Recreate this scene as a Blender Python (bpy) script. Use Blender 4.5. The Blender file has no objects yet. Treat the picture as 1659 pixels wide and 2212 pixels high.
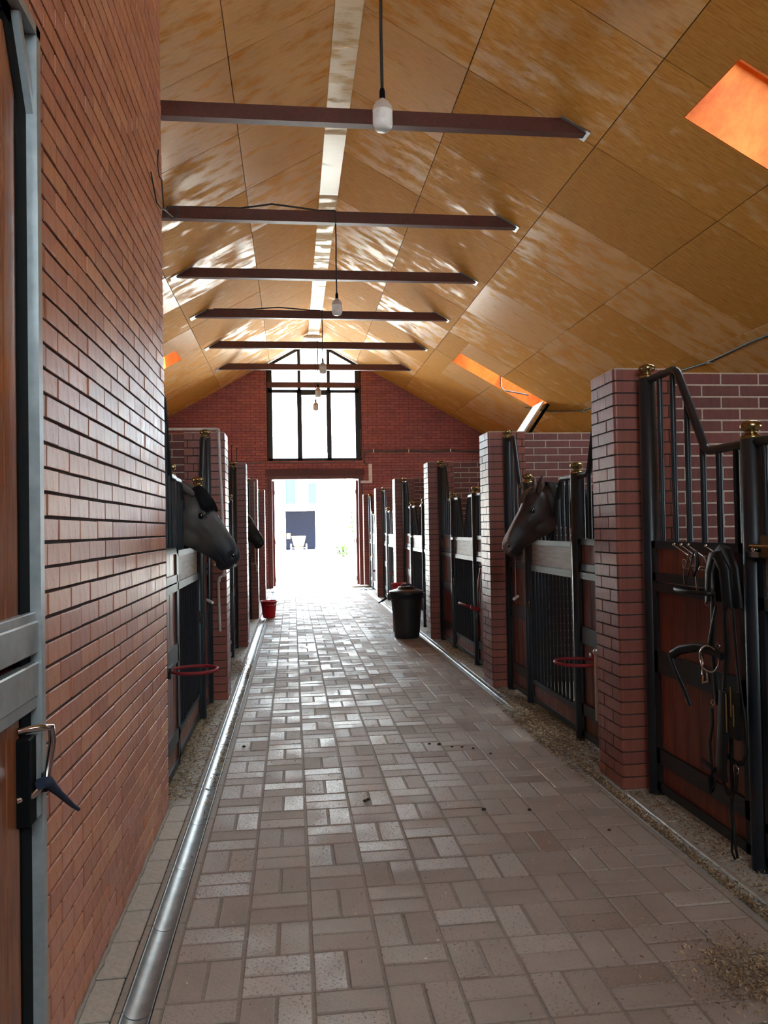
import bpy, math, random
from mathutils import Vector, Matrix, Euler

random.seed(7)
SC = bpy.context.scene
COL = SC.collection
PI = math.pi

# ------------------------------------------------------------------ camera
def make_camera():
    f, yaw, pitch, roll, h = 1686.6, .1173, .0210, -.0179, 1.6016
    cy, sy, cp, sp, cr, sr = (math.cos(yaw), math.sin(yaw), math.cos(pitch), math.sin(pitch), math.cos(roll), math.sin(roll))
    fwd = Vector((sy*cp, cy*cp, sp)); right = Vector((cy, -sy, 0)); up = right.cross(fwd)
    r2 = right*cr + up*sr; u2 = up*cr - right*sr
    cam = bpy.data.cameras.new('camera'); ob = bpy.data.objects.new('camera', cam); COL.objects.link(ob)
    m = Matrix((r2, u2, -fwd)).transposed().to_4x4(); m.translation = Vector((0, 0, h))
    ob.matrix_world = m
    cam.sensor_fit = 'HORIZONTAL'; cam.sensor_width = 36; cam.lens = 36*f/1659
    cam.clip_end = 400
    SC.camera = ob
make_camera()

# ------------------------------------------------------------------ world, sun, exposure
SKY = 8.5
w = bpy.data.worlds.new('sky'); SC.world = w; w.use_nodes = True
bg = w.node_tree.nodes['Background']; bg.inputs[0].default_value = (.76, .90, 1.0, 1); bg.inputs[1].default_value = SKY
sun = bpy.data.lights.new('sun', 'SUN'); sun.energy = 18; sun.angle = .009; sun.color = (1, .93, .82)
so = bpy.data.objects.new('sun', sun); COL.objects.link(so)
so.rotation_euler = Vector((.10, .50, -.86)).to_track_quat('-Z', 'Y').to_euler()
SC.view_settings.view_transform = 'Standard'; SC.view_settings.look = 'None'
SC.view_settings.gamma = 1; SC.view_settings.use_curve_mapping = False
SC.view_settings.exposure = 1.85
SC.cycles.use_denoising = True
SC.cycles.max_bounces = 10; SC.cycles.diffuse_bounces = 6; SC.cycles.glossy_bounces = 4; SC.cycles.transparent_max_bounces = 12
SC.cycles.sample_clamp_indirect = 8
SC.cycles.caustics_reflective = False; SC.cycles.caustics_refractive = False

def portal(name, loc, d, sx, sy, up='Y'):
    l = bpy.data.lights.new(name, 'AREA'); l.shape = 'RECTANGLE'; l.size = sx; l.size_y = sy
    l.cycles.is_portal = True
    o = bpy.data.objects.new(name, l); COL.objects.link(o); o.location = loc
    o.rotation_euler = Vector(d).to_track_quat('-Z', up).to_euler()

# ------------------------------------------------------------------ dimensions
X0, ZR, SL = .65, 6.955, .56           # ridge line, apex height, roof slope
TH = math.atan(SL); CT, ST = math.cos(TH), math.sin(TH)
XR, XL, XW = 1.956, -.63, -.735        # aisle faces: right pillars, left pillars, left wall
YE, YB = 21.8, -3.0                    # end wall, back wall
XOR, XOL = 7.60, -6.30                 # outer walls
HP = 2.55
PR = [4.54, 7.61, 11.10, 14.77, 18.18, 21.42]
PL = [7.58, 10.99, 14.48, 18.30]
XPR, XPL = 2.13, -.80                  # stall fronts
PW = .38
portal('daylight_door', (.65, YE+.2, 1.5), (0, -1, 0), 2.5, 3.0, 'Z')
portal('daylight_gable', (.65, YE+.2, 5.1), (0, -1, 0), 2.6, 3.3, 'Z')

# ------------------------------------------------------------------ materials
def lin(r, g, b):
    f = lambda c: (c/255/12.92) if c/255 <= .04045 else ((c/255+.055)/1.055)**2.4
    return (f(r), f(g), f(b), 1)
class NT:
    def __init__(s, name):
        s.m = bpy.data.materials.new(name); s.m.use_nodes = True; s.t = s.m.node_tree
        s.p = s.t.nodes['Principled BSDF']; s.out = s.t.nodes['Material Output']
    def n(s, typ, **kw):
        nd = s.t.nodes.new(typ)
        for k, v in kw.items():
            if k.startswith('i_'):
                key = k[2:]; key = int(key) if key.isdigit() else key.replace('_', ' ')
                if hasattr(v, 'is_output') or isinstance(v, bpy.types.NodeSocket): s.t.links.new(v, nd.inputs[key])
                else: nd.inputs[key].default_value = v
            else: setattr(nd, k, v)
        return nd
    def l(s, a, b): s.t.links.new(a, b)
    def ramp(s, fac, stops):
        r = s.n('ShaderNodeValToRGB'); s.l(fac, r.inputs[0]); e = r.color_ramp.elements
        e[0].position, e[0].color = stops[0]; e[1].position, e[1].color = stops[-1]
        for p, c in stops[1:-1]:
            x = e.new(p); x.color = c
        return r.outputs[0]
    def coords(s, kind='Object', scale=(1, 1, 1)):
        tc = s.n('ShaderNodeTexCoord'); mp = s.n('ShaderNodeMapping'); s.l(tc.outputs[kind], mp.inputs[0])
        mp.inputs['Scale'].default_value = scale; return mp.outputs[0]
    def noise(s, vec, scale, detail=4, rough=.6):
        nd = s.n('ShaderNodeTexNoise'); nd.inputs['Scale'].default_value = scale; nd.inputs['Detail'].default_value = detail
        nd.inputs['Roughness'].default_value = rough
        if vec is not None: s.l(vec, nd.inputs['Vector'])
        return nd.outputs['Fac']
    def rnd(s):
        oi = s.n('ShaderNodeObjectInfo'); ge = s.n('ShaderNodeNewGeometry')
        a = s.n('ShaderNodeMath', operation='ADD'); s.l(oi.outputs['Random'], a.inputs[0]); s.l(ge.outputs['Random Per Island'], a.inputs[1])
        f = s.n('ShaderNodeMath', operation='FRACT'); s.l(a.outputs[0], f.inputs[0]); return f.outputs[0]
    def mix(s, fac, a, b, bt='MIX'):
        m = s.n('ShaderNodeMix', data_type='RGBA', blend_type=bt)
        for i, v in ((0, fac), (6, a), (7, b)):
            if isinstance(v, bpy.types.NodeSocket): s.l(v, m.inputs[i])
            else: m.inputs[i].default_value = v
        return m.outputs[2]
    def rng(s, v, a, b, c, d):
        m = s.n('ShaderNodeMapRange'); s.l(v, m.inputs[0])
        for i, x in enumerate((a, b, c, d)): m.inputs[i+1].default_value = x
        return m.outputs[0]
    def bump(s, h, strength, dist=.01):
        b = s.n('ShaderNodeBump'); b.inputs['Strength'].default_value = strength; b.inputs['Distance'].default_value = dist
        s.l(h, b.inputs['Height']); s.l(b.outputs[0], s.p.inputs['Normal'])
    def set(s, col=None, rough=None, metal=None, spec=None):
        for k, v in (('Base Color', col), ('Roughness', rough), ('Metallic', metal), ('Specular IOR Level', spec)):
            if v is None: continue
            if isinstance(v, bpy.types.NodeSocket): s.l(v, s.p.inputs[k])
            else: s.p.inputs[k].default_value = v
        return s.m
def simple(name, rgb, rough=.5, metal=0, spec=.5, var=.15, scale=12, bump=0):
    t = NT(name); n = t.noise(t.coords(), scale)
    c = lin(*rgb); d = tuple(x*(1-var) for x in c[:3])+(1,); e = tuple(min(1, x*(1+var)) for x in c[:3])+(1,)
    if bump: t.bump(n, bump)
    return t.set(t.ramp(n, [(.3, d), (.7, e)]), rough, metal, spec)
def brick_mat(name, cols, rough=(.38, .6), spec=.5, streak=(.5, .5, .5), bumpk=.25):
    t = NT(name); r = t.rnd()
    v = t.coords('Object', (18, 18, 5))
    base = t.ramp(r, [(i/(len(cols)-1), lin(*c)) for i, c in enumerate(cols)])
    n1 = t.noise(v, 1.6, 5, .65); n2 = t.noise(t.coords('Object'), 90, 3, .7)
    c = t.mix(t.rng(n1, .35, .75, 0, .5), base, lin(*[x*255 for x in streak]), 'OVERLAY')
    c = t.mix(t.rng(n2, .28, .40, .55, 0), c, (.02, .012, .01, 1))
    t.bump(n2, bumpk, .004)
    return t.set(c, t.rng(n1, .3, .7, rough[0], rough[1]), 0, spec)
M = {}
M['brick_wall'] = brick_mat('red_facing_brick', [(206, 138, 106), (216, 150, 112), (196, 128, 102), (208, 142, 118), (222, 162, 122)], (.30, .5))
M['brick_pillar'] = brick_mat('smooth_red_brick', [(144, 78, 64), (154, 86, 68), (136, 72, 62), (150, 84, 72)], (.30, .5))
M['brick_maroon'] = brick_mat('maroon_brick', [(118, 62, 58), (126, 68, 62), (110, 60, 58), (122, 70, 60)], (.5, .75))
M['brick_end'] = brick_mat('gable_brick', [(186, 112, 112), (196, 122, 118), (174, 106, 108), (190, 114, 122)], (.45, .7))
M['mortar_dark'] = simple('dark_mortar', (62, 48, 42), .9, bump=.4, scale=60)
M['mortar_light'] = simple('pale_mortar', (196, 178, 160), .9, bump=.4, scale=60)
M['steel'] = simple('black_painted_steel', (22, 27, 33), .36, 0, .5, .2)
M['steel_flat'] = simple('black_flat_steel', (30, 33, 36), .42, 0, .5, .25, 25)
M['steel_grey'] = simple('grey_worn_steel', (74, 82, 78), .45, .3, .5, .25, 25)
M['brass'] = simple('brass', (158, 134, 92), .27, 1, .5, .15)
M['chrome'] = simple('chrome', (200, 190, 185), .18, 1)
M['galv'] = simple('galvanised_steel', (172, 176, 176), .43, .8, .5, .18, 18)
M['galv_door'] = simple('zinc_door_frame', (172, 178, 178), .32, .35, .6, .15, 18)
M['beam'] = simple('brown_painted_beam', (92, 50, 44), .5, 0, .5, .2, 30)
M['pvc'] = simple('white_plastic_pipe', (205, 190, 180), .4)
M['white'] = simple('white_plastic', (240, 239, 236), .35)
M['outdoor_white'] = simple('white_paint', (235, 235, 230), .6)
M['black_rubber'] = simple('black_rubber', (8, 8, 9), .7, 0, .15)
M['cable'] = simple('grey_cable', (105, 105, 104), .5)
M['cable_dark'] = simple('dark_cable', (38, 34, 34), .5)
M['leather'] = simple('black_leather', (14, 12, 12), .5, 0, .35)
M['brown_leather'] = simple('brown_leather', (66, 36, 28), .4)
M['red'] = simple('red_plastic', (205, 24, 40), .38)
M['red_dark'] = simple('red_webbing', (132, 24, 34), .6)
M['bin'] = simple('dark_bin_plastic', (46, 40, 42), .4)
M['blue'] = simple('blue_cloth', (36, 44, 66), .9)
M['render'] = simple('pale_render', (205, 196, 180), .85, bump=.3)
M['white_render'] = simple('white_facade', (235, 232, 224), .8)
M['concrete'] = simple('concrete', (160, 148, 132), .8, bump=.4, scale=25)
M['sand'] = simple('sand_floor', (206, 192, 164), .9, bump=.5, scale=30)
M['yard'] = simple('pale_yard', (215, 210, 200), .8, bump=.2)
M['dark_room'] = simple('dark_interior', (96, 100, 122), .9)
M['kerb'] = simple('kerb_concrete', (150, 136, 124), .7, bump=.4, scale=40)
M['dung'] = simple('dry_dung', (62, 44, 32), .95)
M['eye'] = simple('dark_eye', (8, 6, 6), .06, 0, .8)
M['hair'] = simple('black_hair', (12, 11, 13), .7, 0, .15)
M['hair_brown'] = simple('brown_hair', (92, 62, 42), .55)
M['hair_dark'] = simple('dark_brown_hair', (34, 24, 20), .5)

t = NT('varnished_plank'); r = t.rnd()
v = t.coords('Object', (14, 14, 1.4)); n = t.noise(v, 2.2, 6, .65)
c = t.mix(t.rng(n, .3, .75, 0, .8), t.ramp(r, [(0, lin(122, 56, 36)), (.5, lin(138, 66, 42)), (1, lin(110, 50, 36))]), lin(70, 30, 22))
t.bump(n, .25, .003); M['plank'] = t.set(c, t.rng(n, .3, .7, .28, .5))
t = NT('worn_pale_board'); n = t.noise(t.coords('Object', (2.0, 2.0, 22)), 2.5, 6, .7)
t.bump(n, .3, .003); M['worn'] = t.set(t.ramp(n, [(.3, lin(98, 80, 70)), (.5, lin(136, 115, 100)), (.75, lin(158, 138, 122))]), .5)
t = NT('cart_wood'); M['cart'] = simple('cart_paint', (122, 94, 60), .7, 0, .1)

t = NT('glossy_door_plank'); v = t.coords('Object', (10, 10, 1)); n = t.noise(v, 2.2, 6, .65)
M['door_plank'] = t.set(t.ramp(n, [(.3, lin(120, 66, 42)), (.6, lin(158, 96, 62)), (.8, lin(176, 118, 82))]), t.rng(n, .3, .7, .14, .26), 0, .7)
# plywood: birch sheets under patchy varnish, window glare painted into the pale patches
def ply(name, dark, mid, light, lo=.30, hi=.72, patch=True, ridge=False):
    t = NT(name); r = t.rnd()
    tc = t.n('ShaderNodeTexCoord'); off = t.n('ShaderNodeVectorMath', operation='ADD'); t.l(tc.outputs['Object'], off.inputs[0])
    cm = t.n('ShaderNodeCombineXYZ'); sc = t.n('ShaderNodeMath', operation='MULTIPLY'); t.l(r, sc.inputs[0]); sc.inputs[1].default_value = 37
    t.l(sc.outputs[0], cm.inputs[0]); t.l(sc.outputs[0], cm.inputs[1]); t.l(cm.outputs[0], off.inputs[1])
    mp = t.n('ShaderNodeMapping'); t.l(off.outputs[0], mp.inputs[0]); mp.inputs['Scale'].default_value = (.9, 2.0, 1)
    mp2 = t.n('ShaderNodeMapping'); t.l(off.outputs[0], mp2.inputs[0]); mp2.inputs['Scale'].default_value = (2.0, 14, 1)
    n1 = t.noise(mp.outputs[0], 2.4, 6, .62); n2 = t.noise(mp2.outputs[0], 3, 6, .7)
    base = t.ramp(n2, [(.3, lin(*dark)), (.5, lin(*mid)), (.72, lin(*light))])
    tone = t.ramp(r, [(0, (.82, .80, .76, 1)), (.5, (1, 1, 1, 1)), (1, (1.0, .92, .82, 1))])
    base = t.mix(1.0, base, tone, 'MULTIPLY')
    a = t.n('ShaderNodeMath', operation='MULTIPLY_ADD'); t.l(r, a.inputs[0]); a.inputs[1].default_value = .36; t.l(n1, a.inputs[2])
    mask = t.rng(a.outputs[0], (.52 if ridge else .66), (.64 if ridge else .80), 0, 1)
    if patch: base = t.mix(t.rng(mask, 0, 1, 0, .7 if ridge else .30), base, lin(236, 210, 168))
    rg = t.rng(mask, 0, 1, hi, lo) if patch else hi
    t.bump(n1, .12, .01)
    return t.set(base, rg, 0, t.rng(mask, 0, 1, .10, .32) if patch else .15)
M['ply'] = ply('birch_plywood', (190, 124, 48), (215, 152, 70), (228, 170, 92))
M['ply_ridge'] = ply('ridge_plywood', (206, 160, 104), (222, 184, 134), (234, 204, 160), ridge=True)  # pale window reflection mixed most strongly into this colour
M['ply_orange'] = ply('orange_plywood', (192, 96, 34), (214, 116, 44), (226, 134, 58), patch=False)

# pavers: pitted brick with worn shiny tops
t = NT('paving_brick'); r = t.rnd(); g = t.n('ShaderNodeNewGeometry')
n1 = t.noise(g.outputs['Position'], 3.0, 4, .6); n2 = t.noise(t.coords('Object'), 70, 4, .75)
vz = t.n('ShaderNodeTexVoronoi'); vz.inputs['Scale'].default_value = 34; t.l(g.outputs['Position'], vz.inputs['Vector'])
base = t.ramp(r, [(0, lin(162, 144, 134)), (.3, lin(176, 160, 150)), (.6, lin(168, 148, 136)), (.85, lin(188, 174, 164)), (1, lin(152, 126, 110))])
base = t.mix(t.rng(n1, .35, .7, 0, .35), base, lin(120, 92, 72))
pit = t.rng(n2, .34, .43, 1, 0)
pitm = t.n('ShaderNodeMath', operation='MULTIPLY'); t.l(pit, pitm.inputs[0]); t.l(t.rng(r, .25, .9, .15, 1), pitm.inputs[1])
base = t.mix(pitm.outputs[0], base, lin(78, 50, 36))
wear = t.n('ShaderNodeMath', operation='MULTIPLY_ADD'); t.l(r, wear.inputs[0]); wear.inputs[1].default_value = .35; t.l(n1, wear.inputs[2])
hgt = t.n('ShaderNodeMath', operation='SUBTRACT'); t.l(n2, hgt.inputs[0]); t.l(pitm.outputs[0], hgt.inputs[1])
t.bump(hgt.outputs[0], .85, .004)
M['paver'] = t.set(base, t.rng(wear.outputs[0], .50, .85, .74, .42), 0, .28)
M['slab'] = simple('edge_slab', (176, 166, 152), .6, bump=.35, scale=40)
M['grout'] = simple('floor_grout', (140, 124, 114), .75, bump=.5, scale=50)

t = NT('straw_and_chips'); r = t.rnd()
M['straw'] = t.set(t.ramp(r, [(0, lin(92, 66, 46)), (.5, lin(146, 116, 84)), (.85, lin(204, 178, 138)), (1, lin(232, 214, 178))]), .8)
t = NT('leaf'); r = t.rnd()
M['leaf'] = t.set(t.ramp(r, [(0, lin(16, 36, 8)), (.5, lin(28, 52, 12)), (1, lin(46, 66, 20))]), .8, 0, .05)
# glass: thin pane
def glass(name, tint, mixv=.0):
    t = NT(name); t.t.nodes.remove(t.p)
    tr = t.n('ShaderNodeBsdfTransparent'); tr.inputs[0].default_value = tint
    gl = t.n('ShaderNodeBsdfGlossy'); gl.inputs['Roughness'].default_value = .02
    fr = t.n('ShaderNodeFresnel'); fr.inputs[0].default_value = 1.45
    mx = t.n('ShaderNodeMixShader'); t.l(fr.outputs[0], mx.inputs[0]); t.l(tr.outputs[0], mx.inputs[1]); t.l(gl.outputs[0], mx.inputs[2])
    t.l(mx.outputs[0], t.out.inputs[0]); return t.m
M['glass'] = glass('clear_glass', (.95, .98, .98, 1))
M['glass_blue'] = simple('blue_glass', (42, 66, 70), .5, 0, .0)
def coat_mat(name, rough=.5):
    t = NT(name); a = t.n('ShaderNodeVertexColor', layer_name='coat'); n = t.noise(t.coords('Object'), 160, 2, .5)
    c = t.mix(t.rng(n, .3, .7, 0, .25), a.outputs[0], (.01, .008, .008, 1)); t.bump(n, .08, .002)
    m = t.set(c, rough, 0, .35); t.p.inputs['Sheen Weight'].default_value = .04; return m
M['coat'] = coat_mat('horse_coat')

# ------------------------------------------------------------------ mesh building
class MB:
    def __init__(s): s.v = []; s.f = []; s.sm = []
    def add(s, vs, fs, smooth=False):
        k = len(s.v); s.v += [tuple(v) for v in vs]; s.f += [tuple(i+k for i in f) for f in fs]; s.sm += [smooth]*len(fs); return s
    def box(s, x0, x1, y0, y1, z0, z1):
        vs = [(x, y, z) for z in (z0, z1) for y in (y0, y1) for x in (x0, x1)]
        return s.add(vs, [(0, 2, 3, 1), (4, 5, 7, 6), (0, 1, 5, 4), (2, 6, 7, 3), (0, 4, 6, 2), (1, 3, 7, 5)])
    def cbox(s, x0, x1, y0, y1, z0, z1, b=.003):
        """box with every edge chamfered"""
        cx, cy, cz = (x0+x1)/2, (y0+y1)/2, (z0+z1)/2; h = ((x1-x0)/2, (y1-y0)/2, (z1-z0)/2)
        vs = []; idx = {}
        for sx in (-1, 1):
            for sy in (-1, 1):
                for sz in (-1, 1):
                    for ax in range(3):
                        sg = (sx, sy, sz); p = [sg[i]*(h[i]-(0 if i == ax else b)) for i in range(3)]
                        idx[(sx, sy, sz, ax)] = len(vs); vs.append((cx+p[0], cy+p[1], cz+p[2]))
        F = []
        def orient(f):
            a, b2, c2 = (Vector(vs[f[i]]) for i in range(3)); n = (b2-a).cross(c2-a)
            m = sum((Vector(vs[i]) for i in f), Vector())/len(f)-Vector((cx, cy, cz))
            F.append(tuple(f) if n.dot(m) > 0 else tuple(reversed(f)))
        for ax in range(3):
            o = [i for i in range(3) if i != ax]
            for sg in (-1, 1):
                q = []
                for a, b2 in ((-1, -1), (1, -1), (1, 1), (-1, 1)):
                    t3 = [0, 0, 0]; t3[ax] = sg; t3[o[0]] = a; t3[o[1]] = b2; q.append(idx[(*t3, ax)])
                orient(q)
            for a in (-1, 1):
                for b2 in (-1, 1):
                    q = []
                    for e, axx in ((-1, o[0]), (1, o[0]), (1, o[1]), (-1, o[1])):
                        t3 = [0, 0, 0]; t3[ax] = e; t3[o[0]] = a; t3[o[1]] = b2; q.append(idx[(*t3, axx)])
                    orient(q)
        for sx in (-1, 1):
            for sy in (-1, 1):
                for sz in (-1, 1): orient([idx[(sx, sy, sz, i)] for i in range(3)])
        return s.add(vs, F)
    def prism(s, poly, z0, z1):
        n = len(poly)
        return s.add([(x, y, z0) for x, y in poly]+[(x, y, z1) for x, y in poly],
                     [tuple(range(n-1, -1, -1)), tuple(range(n, 2*n))]+[(i, (i+1) % n, n+(i+1) % n, n+i) for i in range(n)])
    def rings(s, rings, smooth=True, cap=True, closed=False):
        n = len(rings[0]); vs = [p for r in rings for p in r]; fs = []
        m = len(rings)
        for i in range(m if closed else m-1):
            a, b = i*n, ((i+1) % m)*n
            for j in range(n): fs.append((a+j, a+(j+1) % n, b+(j+1) % n, b+j))
        s.add(vs, fs, smooth)
        if cap and not closed:
            s.add(rings[0], [tuple(range(n-1, -1, -1))]); s.add(rings[-1], [tuple(range(n))])
        return s
    def tube(s, pts, r, n=8, closed=False, flat=None):
        """tube along points; r number or list; flat=(a,b) gives an oval strap section"""
        P = [Vector(p) for p in pts]; m = len(P); R = r if isinstance(r, (list, tuple)) else [r]*m
        T = []
        for i in range(m):
            a = P[(i-1) % m] if (closed or i > 0) else P[i]; b = P[(i+1) % m] if (closed or i < m-1) else P[i]
            T.append((b-a).normalized())
        ref = Vector((0, 0, 1)) if abs(T[0].z) < .9 else Vector((1, 0, 0))
        if flat: ref = Vector(flat[2]) if len(flat) > 2 else ref
        N = (ref-T[0]*ref.dot(T[0])).normalized(); rg = []
        for i in range(m):
            N = (N-T[i]*N.dot(T[i]))
            N = N.normalized() if N.length > 1e-6 else T[i].orthogonal().normalized()
            B = T[i].cross(N)
            if flat: ka, kb = flat[0], flat[1]
            else: ka = kb = 1
            rg.append([P[i]+(N*math.cos(2*PI*j/n)*ka+B*math.sin(2*PI*j/n)*kb)*R[i] for j in range(n)])
        return s.rings(rg, True, True, closed)
    def lathe(s, prof, loc=(0, 0, 0), n=20, axis='z'):
        rg = []
        for r, z in prof:
            q = []
            for j in range(n):
                a = 2*PI*j/n; c, d = r*math.cos(a), r*math.sin(a)
                p = (c, d, z) if axis == 'z' else ((z, c, d) if axis == 'x' else (d, z, c))
                q.append((p[0]+loc[0], p[1]+loc[1], p[2]+loc[2]))
            rg.append(q)
        return s.rings(rg)
    def ball(s, c, r, n=12, m=8, sc=(1, 1, 1)):
        rg = []
        for i in range(m+1):
            a = -PI/2+PI*i/m; rr = max(math.cos(a), .001)
            rg.append([(c[0]+r*sc[0]*rr*math.cos(2*PI*j/n), c[1]+r*sc[1]*rr*math.sin(2*PI*j/n), c[2]+r*sc[2]*math.sin(a)) for j in range(n)])
        return s.rings(rg)
    def torus(s, c, R, r, normal=(0, 0, 1), n=24, k=8, sx=1, sy=1):
        q = Vector(normal).to_track_quat('Z', 'Y')
        return s.tube([Vector(c)+q @ Vector((R*sx*math.cos(2*PI*i/n), R*sy*math.sin(2*PI*i/n), 0)) for i in range(n)], r, k, True)
    def mesh(s, name, mat):
        me = bpy.data.meshes.new(name); me.from_pydata(s.v, [], s.f); me.polygons.foreach_set('use_smooth', s.sm); me.update()
        if mat: me.materials.append(M[mat] if isinstance(mat, str) else mat)
        return me
def link(name, data, parent=None, loc=None, rot=None):
    o = bpy.data.objects.new(name, data); COL.objects.link(o)
    if parent: o.parent = parent
    if loc is not None: o.location = loc
    if rot is not None: o.rotation_euler = rot
    return o
def build(mb, name, mat, parent=None, loc=None, rot=None): return link(name, mb.mesh(name, mat), parent, loc, rot)
def tag(o, label=None, cat=None, group=None, kind=None):
    for k, v in (('label', label), ('category', cat), ('group', group), ('kind', kind)):
        if v: o[k] = v
    return o
def empty(name, loc=(0, 0, 0), rot=(0, 0, 0)):
    o = link(name, None, None, loc, rot); o.empty_display_size = .1; return o
def thing(name, loc, label, cat, group=None, rot=(0, 0, 0)): return tag(empty(name, loc, rot), label, cat, group)
def copy_tree(o, parent=None):
    c = o.copy(); COL.objects.link(c)
    if parent: c.parent = parent
    for ch in list(o.children): copy_tree(ch, c)
    return c

# ------------------------------------------------------------------ FLOOR
Mo = .2535; GX0 = -.4586; GY0 = 2.755
flo = tag(build(MB().box(XOL, XOR, YB, YE+.3, -.25, -.045), 'floor', 'concrete'), kind='structure')
build(MB().box(-.488, 1.852, YB, YE+.3, -.045, -.0055), 'grout_bed', 'grout', flo)
build(MB().box(-.76, -.594, YB, 4.69, -.045, -.0075), 'grout_bed', 'mortar_dark', flo)
build(MB().box(-1.12, -.594, 4.69, YE+.3, -.045, -.0055).box(1.954, 2.46, YB, YE+.3, -.045, -.0055), 'grout_bed', 'grout', flo)
stuff = MB(); near = []
k0 = int((1.9-GY0)/Mo)-1
for k in range(k0, int((YE+.15-GY0)/Mo)+1):
    for j in range(9):
        y, x = GY0+k*Mo, GX0+j*Mo
        if (j+k) % 2 == 0: rects = [(x, x+Mo/2, y, y+Mo), (x+Mo/2, x+Mo, y, y+Mo)]
        else: rects = [(x, x+Mo, y, y+Mo/2), (x, x+Mo, y+Mo/2, y+Mo)]
        for rc in rects: near.append(rc)
for y in [YB+.1+Mo*i for i in range(int((GY0+k0*Mo-YB-.1)/Mo))]: pass
near.sort(key=lambda q: math.hypot((q[0]+q[1])/2-.6, (q[2]+q[3])/2))
vis = [q for q in near if q[3] > 2.45][:300]; rest = [q for q in near if q not in set(vis)]
pm = {}
def paver_mesh(lx, ly):
    key = (round(lx, 3), round(ly, 3))
    if key not in pm:
        pm[key] = MB().cbox(-lx/2, lx/2, -ly/2, ly/2, -.03, 0, .004).mesh('paver', 'paver')
    return pm[key]
for a, b, c, d in vis:
    g = .0055
    link('paver', paver_mesh(b-a-2*g, d-c-2*g), flo, ((a+b)/2+random.uniform(-.001, .001), (c+d)/2+random.uniform(-.001, .001), random.uniform(-.0025, .0015)),
         (random.uniform(-.004, .004), random.uniform(-.004, .004), random.uniform(-.006, .006)))
for a, b, c, d in rest:
    g = .0055; z = random.uniform(-.0025, .0015); x, y = (a+b)/2, (c+d)/2
    stuff.cbox(a+g, b-g, c+g, d-g, z-.03, z, .004)
tag(build(stuff, 'paver_field', 'paver', flo), kind='stuff')
# edging: slabs beside the left wall, kerb strips, pavers in front of the stalls
sl = MB().cbox(-.055, .055, -.1215, .1215, -.04, 0, .003).mesh('slab', 'slab')
for i in range(12):
    link('slab', sl, flo, (-.677, 2.18+i*.2535-.12, random.uniform(-.002, .002)), (0, 0, random.uniform(-.01, .01)))
ks = MB().cbox(-.0145, .0145, -.288, .288, -.04, .002, .003).mesh('kerb', 'kerb')
kf = MB().cbox(-.012, .012, -.288, .288, -.04, .001, .003).mesh('kerb_edge', 'kerb')
for i in range(33):
    y = 2.15+i*.58+.29
    if y > YE: break
    for x, m, nm in ((-.474, ks, 'kerb'), (-.605, kf, 'kerb_edge'), (1.838, ks, 'kerb'), (1.966 if y < 4.4 else 1.944, kf, 'kerb_edge')):
        link(nm, m, flo, (x, y, 0))
apron = MB()
for side, xa, xb in ((1, 1.958, 2.46), (-1, -1.12, -.62)):
    y = 2.0 if side > 0 else 4.72
    while y < YE:
        x = xa; odd = int(y*10) % 2
        while x < xb-.05:
            L = .248 if (x-xa) > .01 or odd else .124
            apron.cbox(x+.004, min(x+L, xb)-.004, y+.004, y+.121, -.04, random.uniform(-.004, 0), .004); x += L
        y += .1265
tag(build(apron, 'apron_paving', 'slab', flo), kind='stuff')
build(MB().box(2.46, XOR, YB, YE, -.03, -.002), 'bedding_floor', 'sand', flo)
build(MB().box(XOL, -1.12, YB, YE, -.03, -.002), 'bedding_floor', 'sand', flo)
# drain channels: half-round steel troughs made of sections
def channel(xc, label):
    root = thing('drain_channel', (xc, 2.15, 0), label, 'gutter')
    mb = MB(); n = 10; rg = []
    for yy in (0, .575):
        outer = [(.049*math.cos(PI+PI*i/n), yy, .001+.034*math.sin(PI+PI*i/n)) for i in range(n+1)]
        inner = [(.046*math.cos(PI*2-PI*i/n), yy, .003+.031*math.sin(PI*2-PI*i/n)) for i in range(n+1)]
        rg.append([Vector(p) for p in outer+inner])
    mb.rings(rg); me = mb.mesh('channel_section', 'galv')
    for i in range(34):
        if 2.15+i*.58 > YE-.4: break
        link('channel_section', me, root, (0, i*.58, random.uniform(-.001, .001)), (0, random.uniform(-.01, .01), 0))
    return root
channel(-.54, 'galvanised half-round drain channel along the left wall, shiny and nearly clean')
channel(1.903, 'galvanised half-round drain channel along the right stalls, half filled with dirt')
# grate slots by the far door
for xx, lab in ((-.55, 'slotted floor grate by the left end of the far doorway'), (1.9, 'slotted floor grate by the right end of the far doorway')):
    g = thing('floor_grate', (xx, 20.6, 0), lab, 'grate')
    build(MB().box(-.22, .22, -.08, .08, -.012, .004), 'frame', 'steel_flat', g)
    for i in range(8): build(MB().box(-.2+i*.052, -.175+i*.052, -.07, .07, .004, .009), 'bar', 'galv', g)

# ------------------------------------------------------------------ BRICK WALLS
def proj_ok(x, y, z): return y > .5
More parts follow.
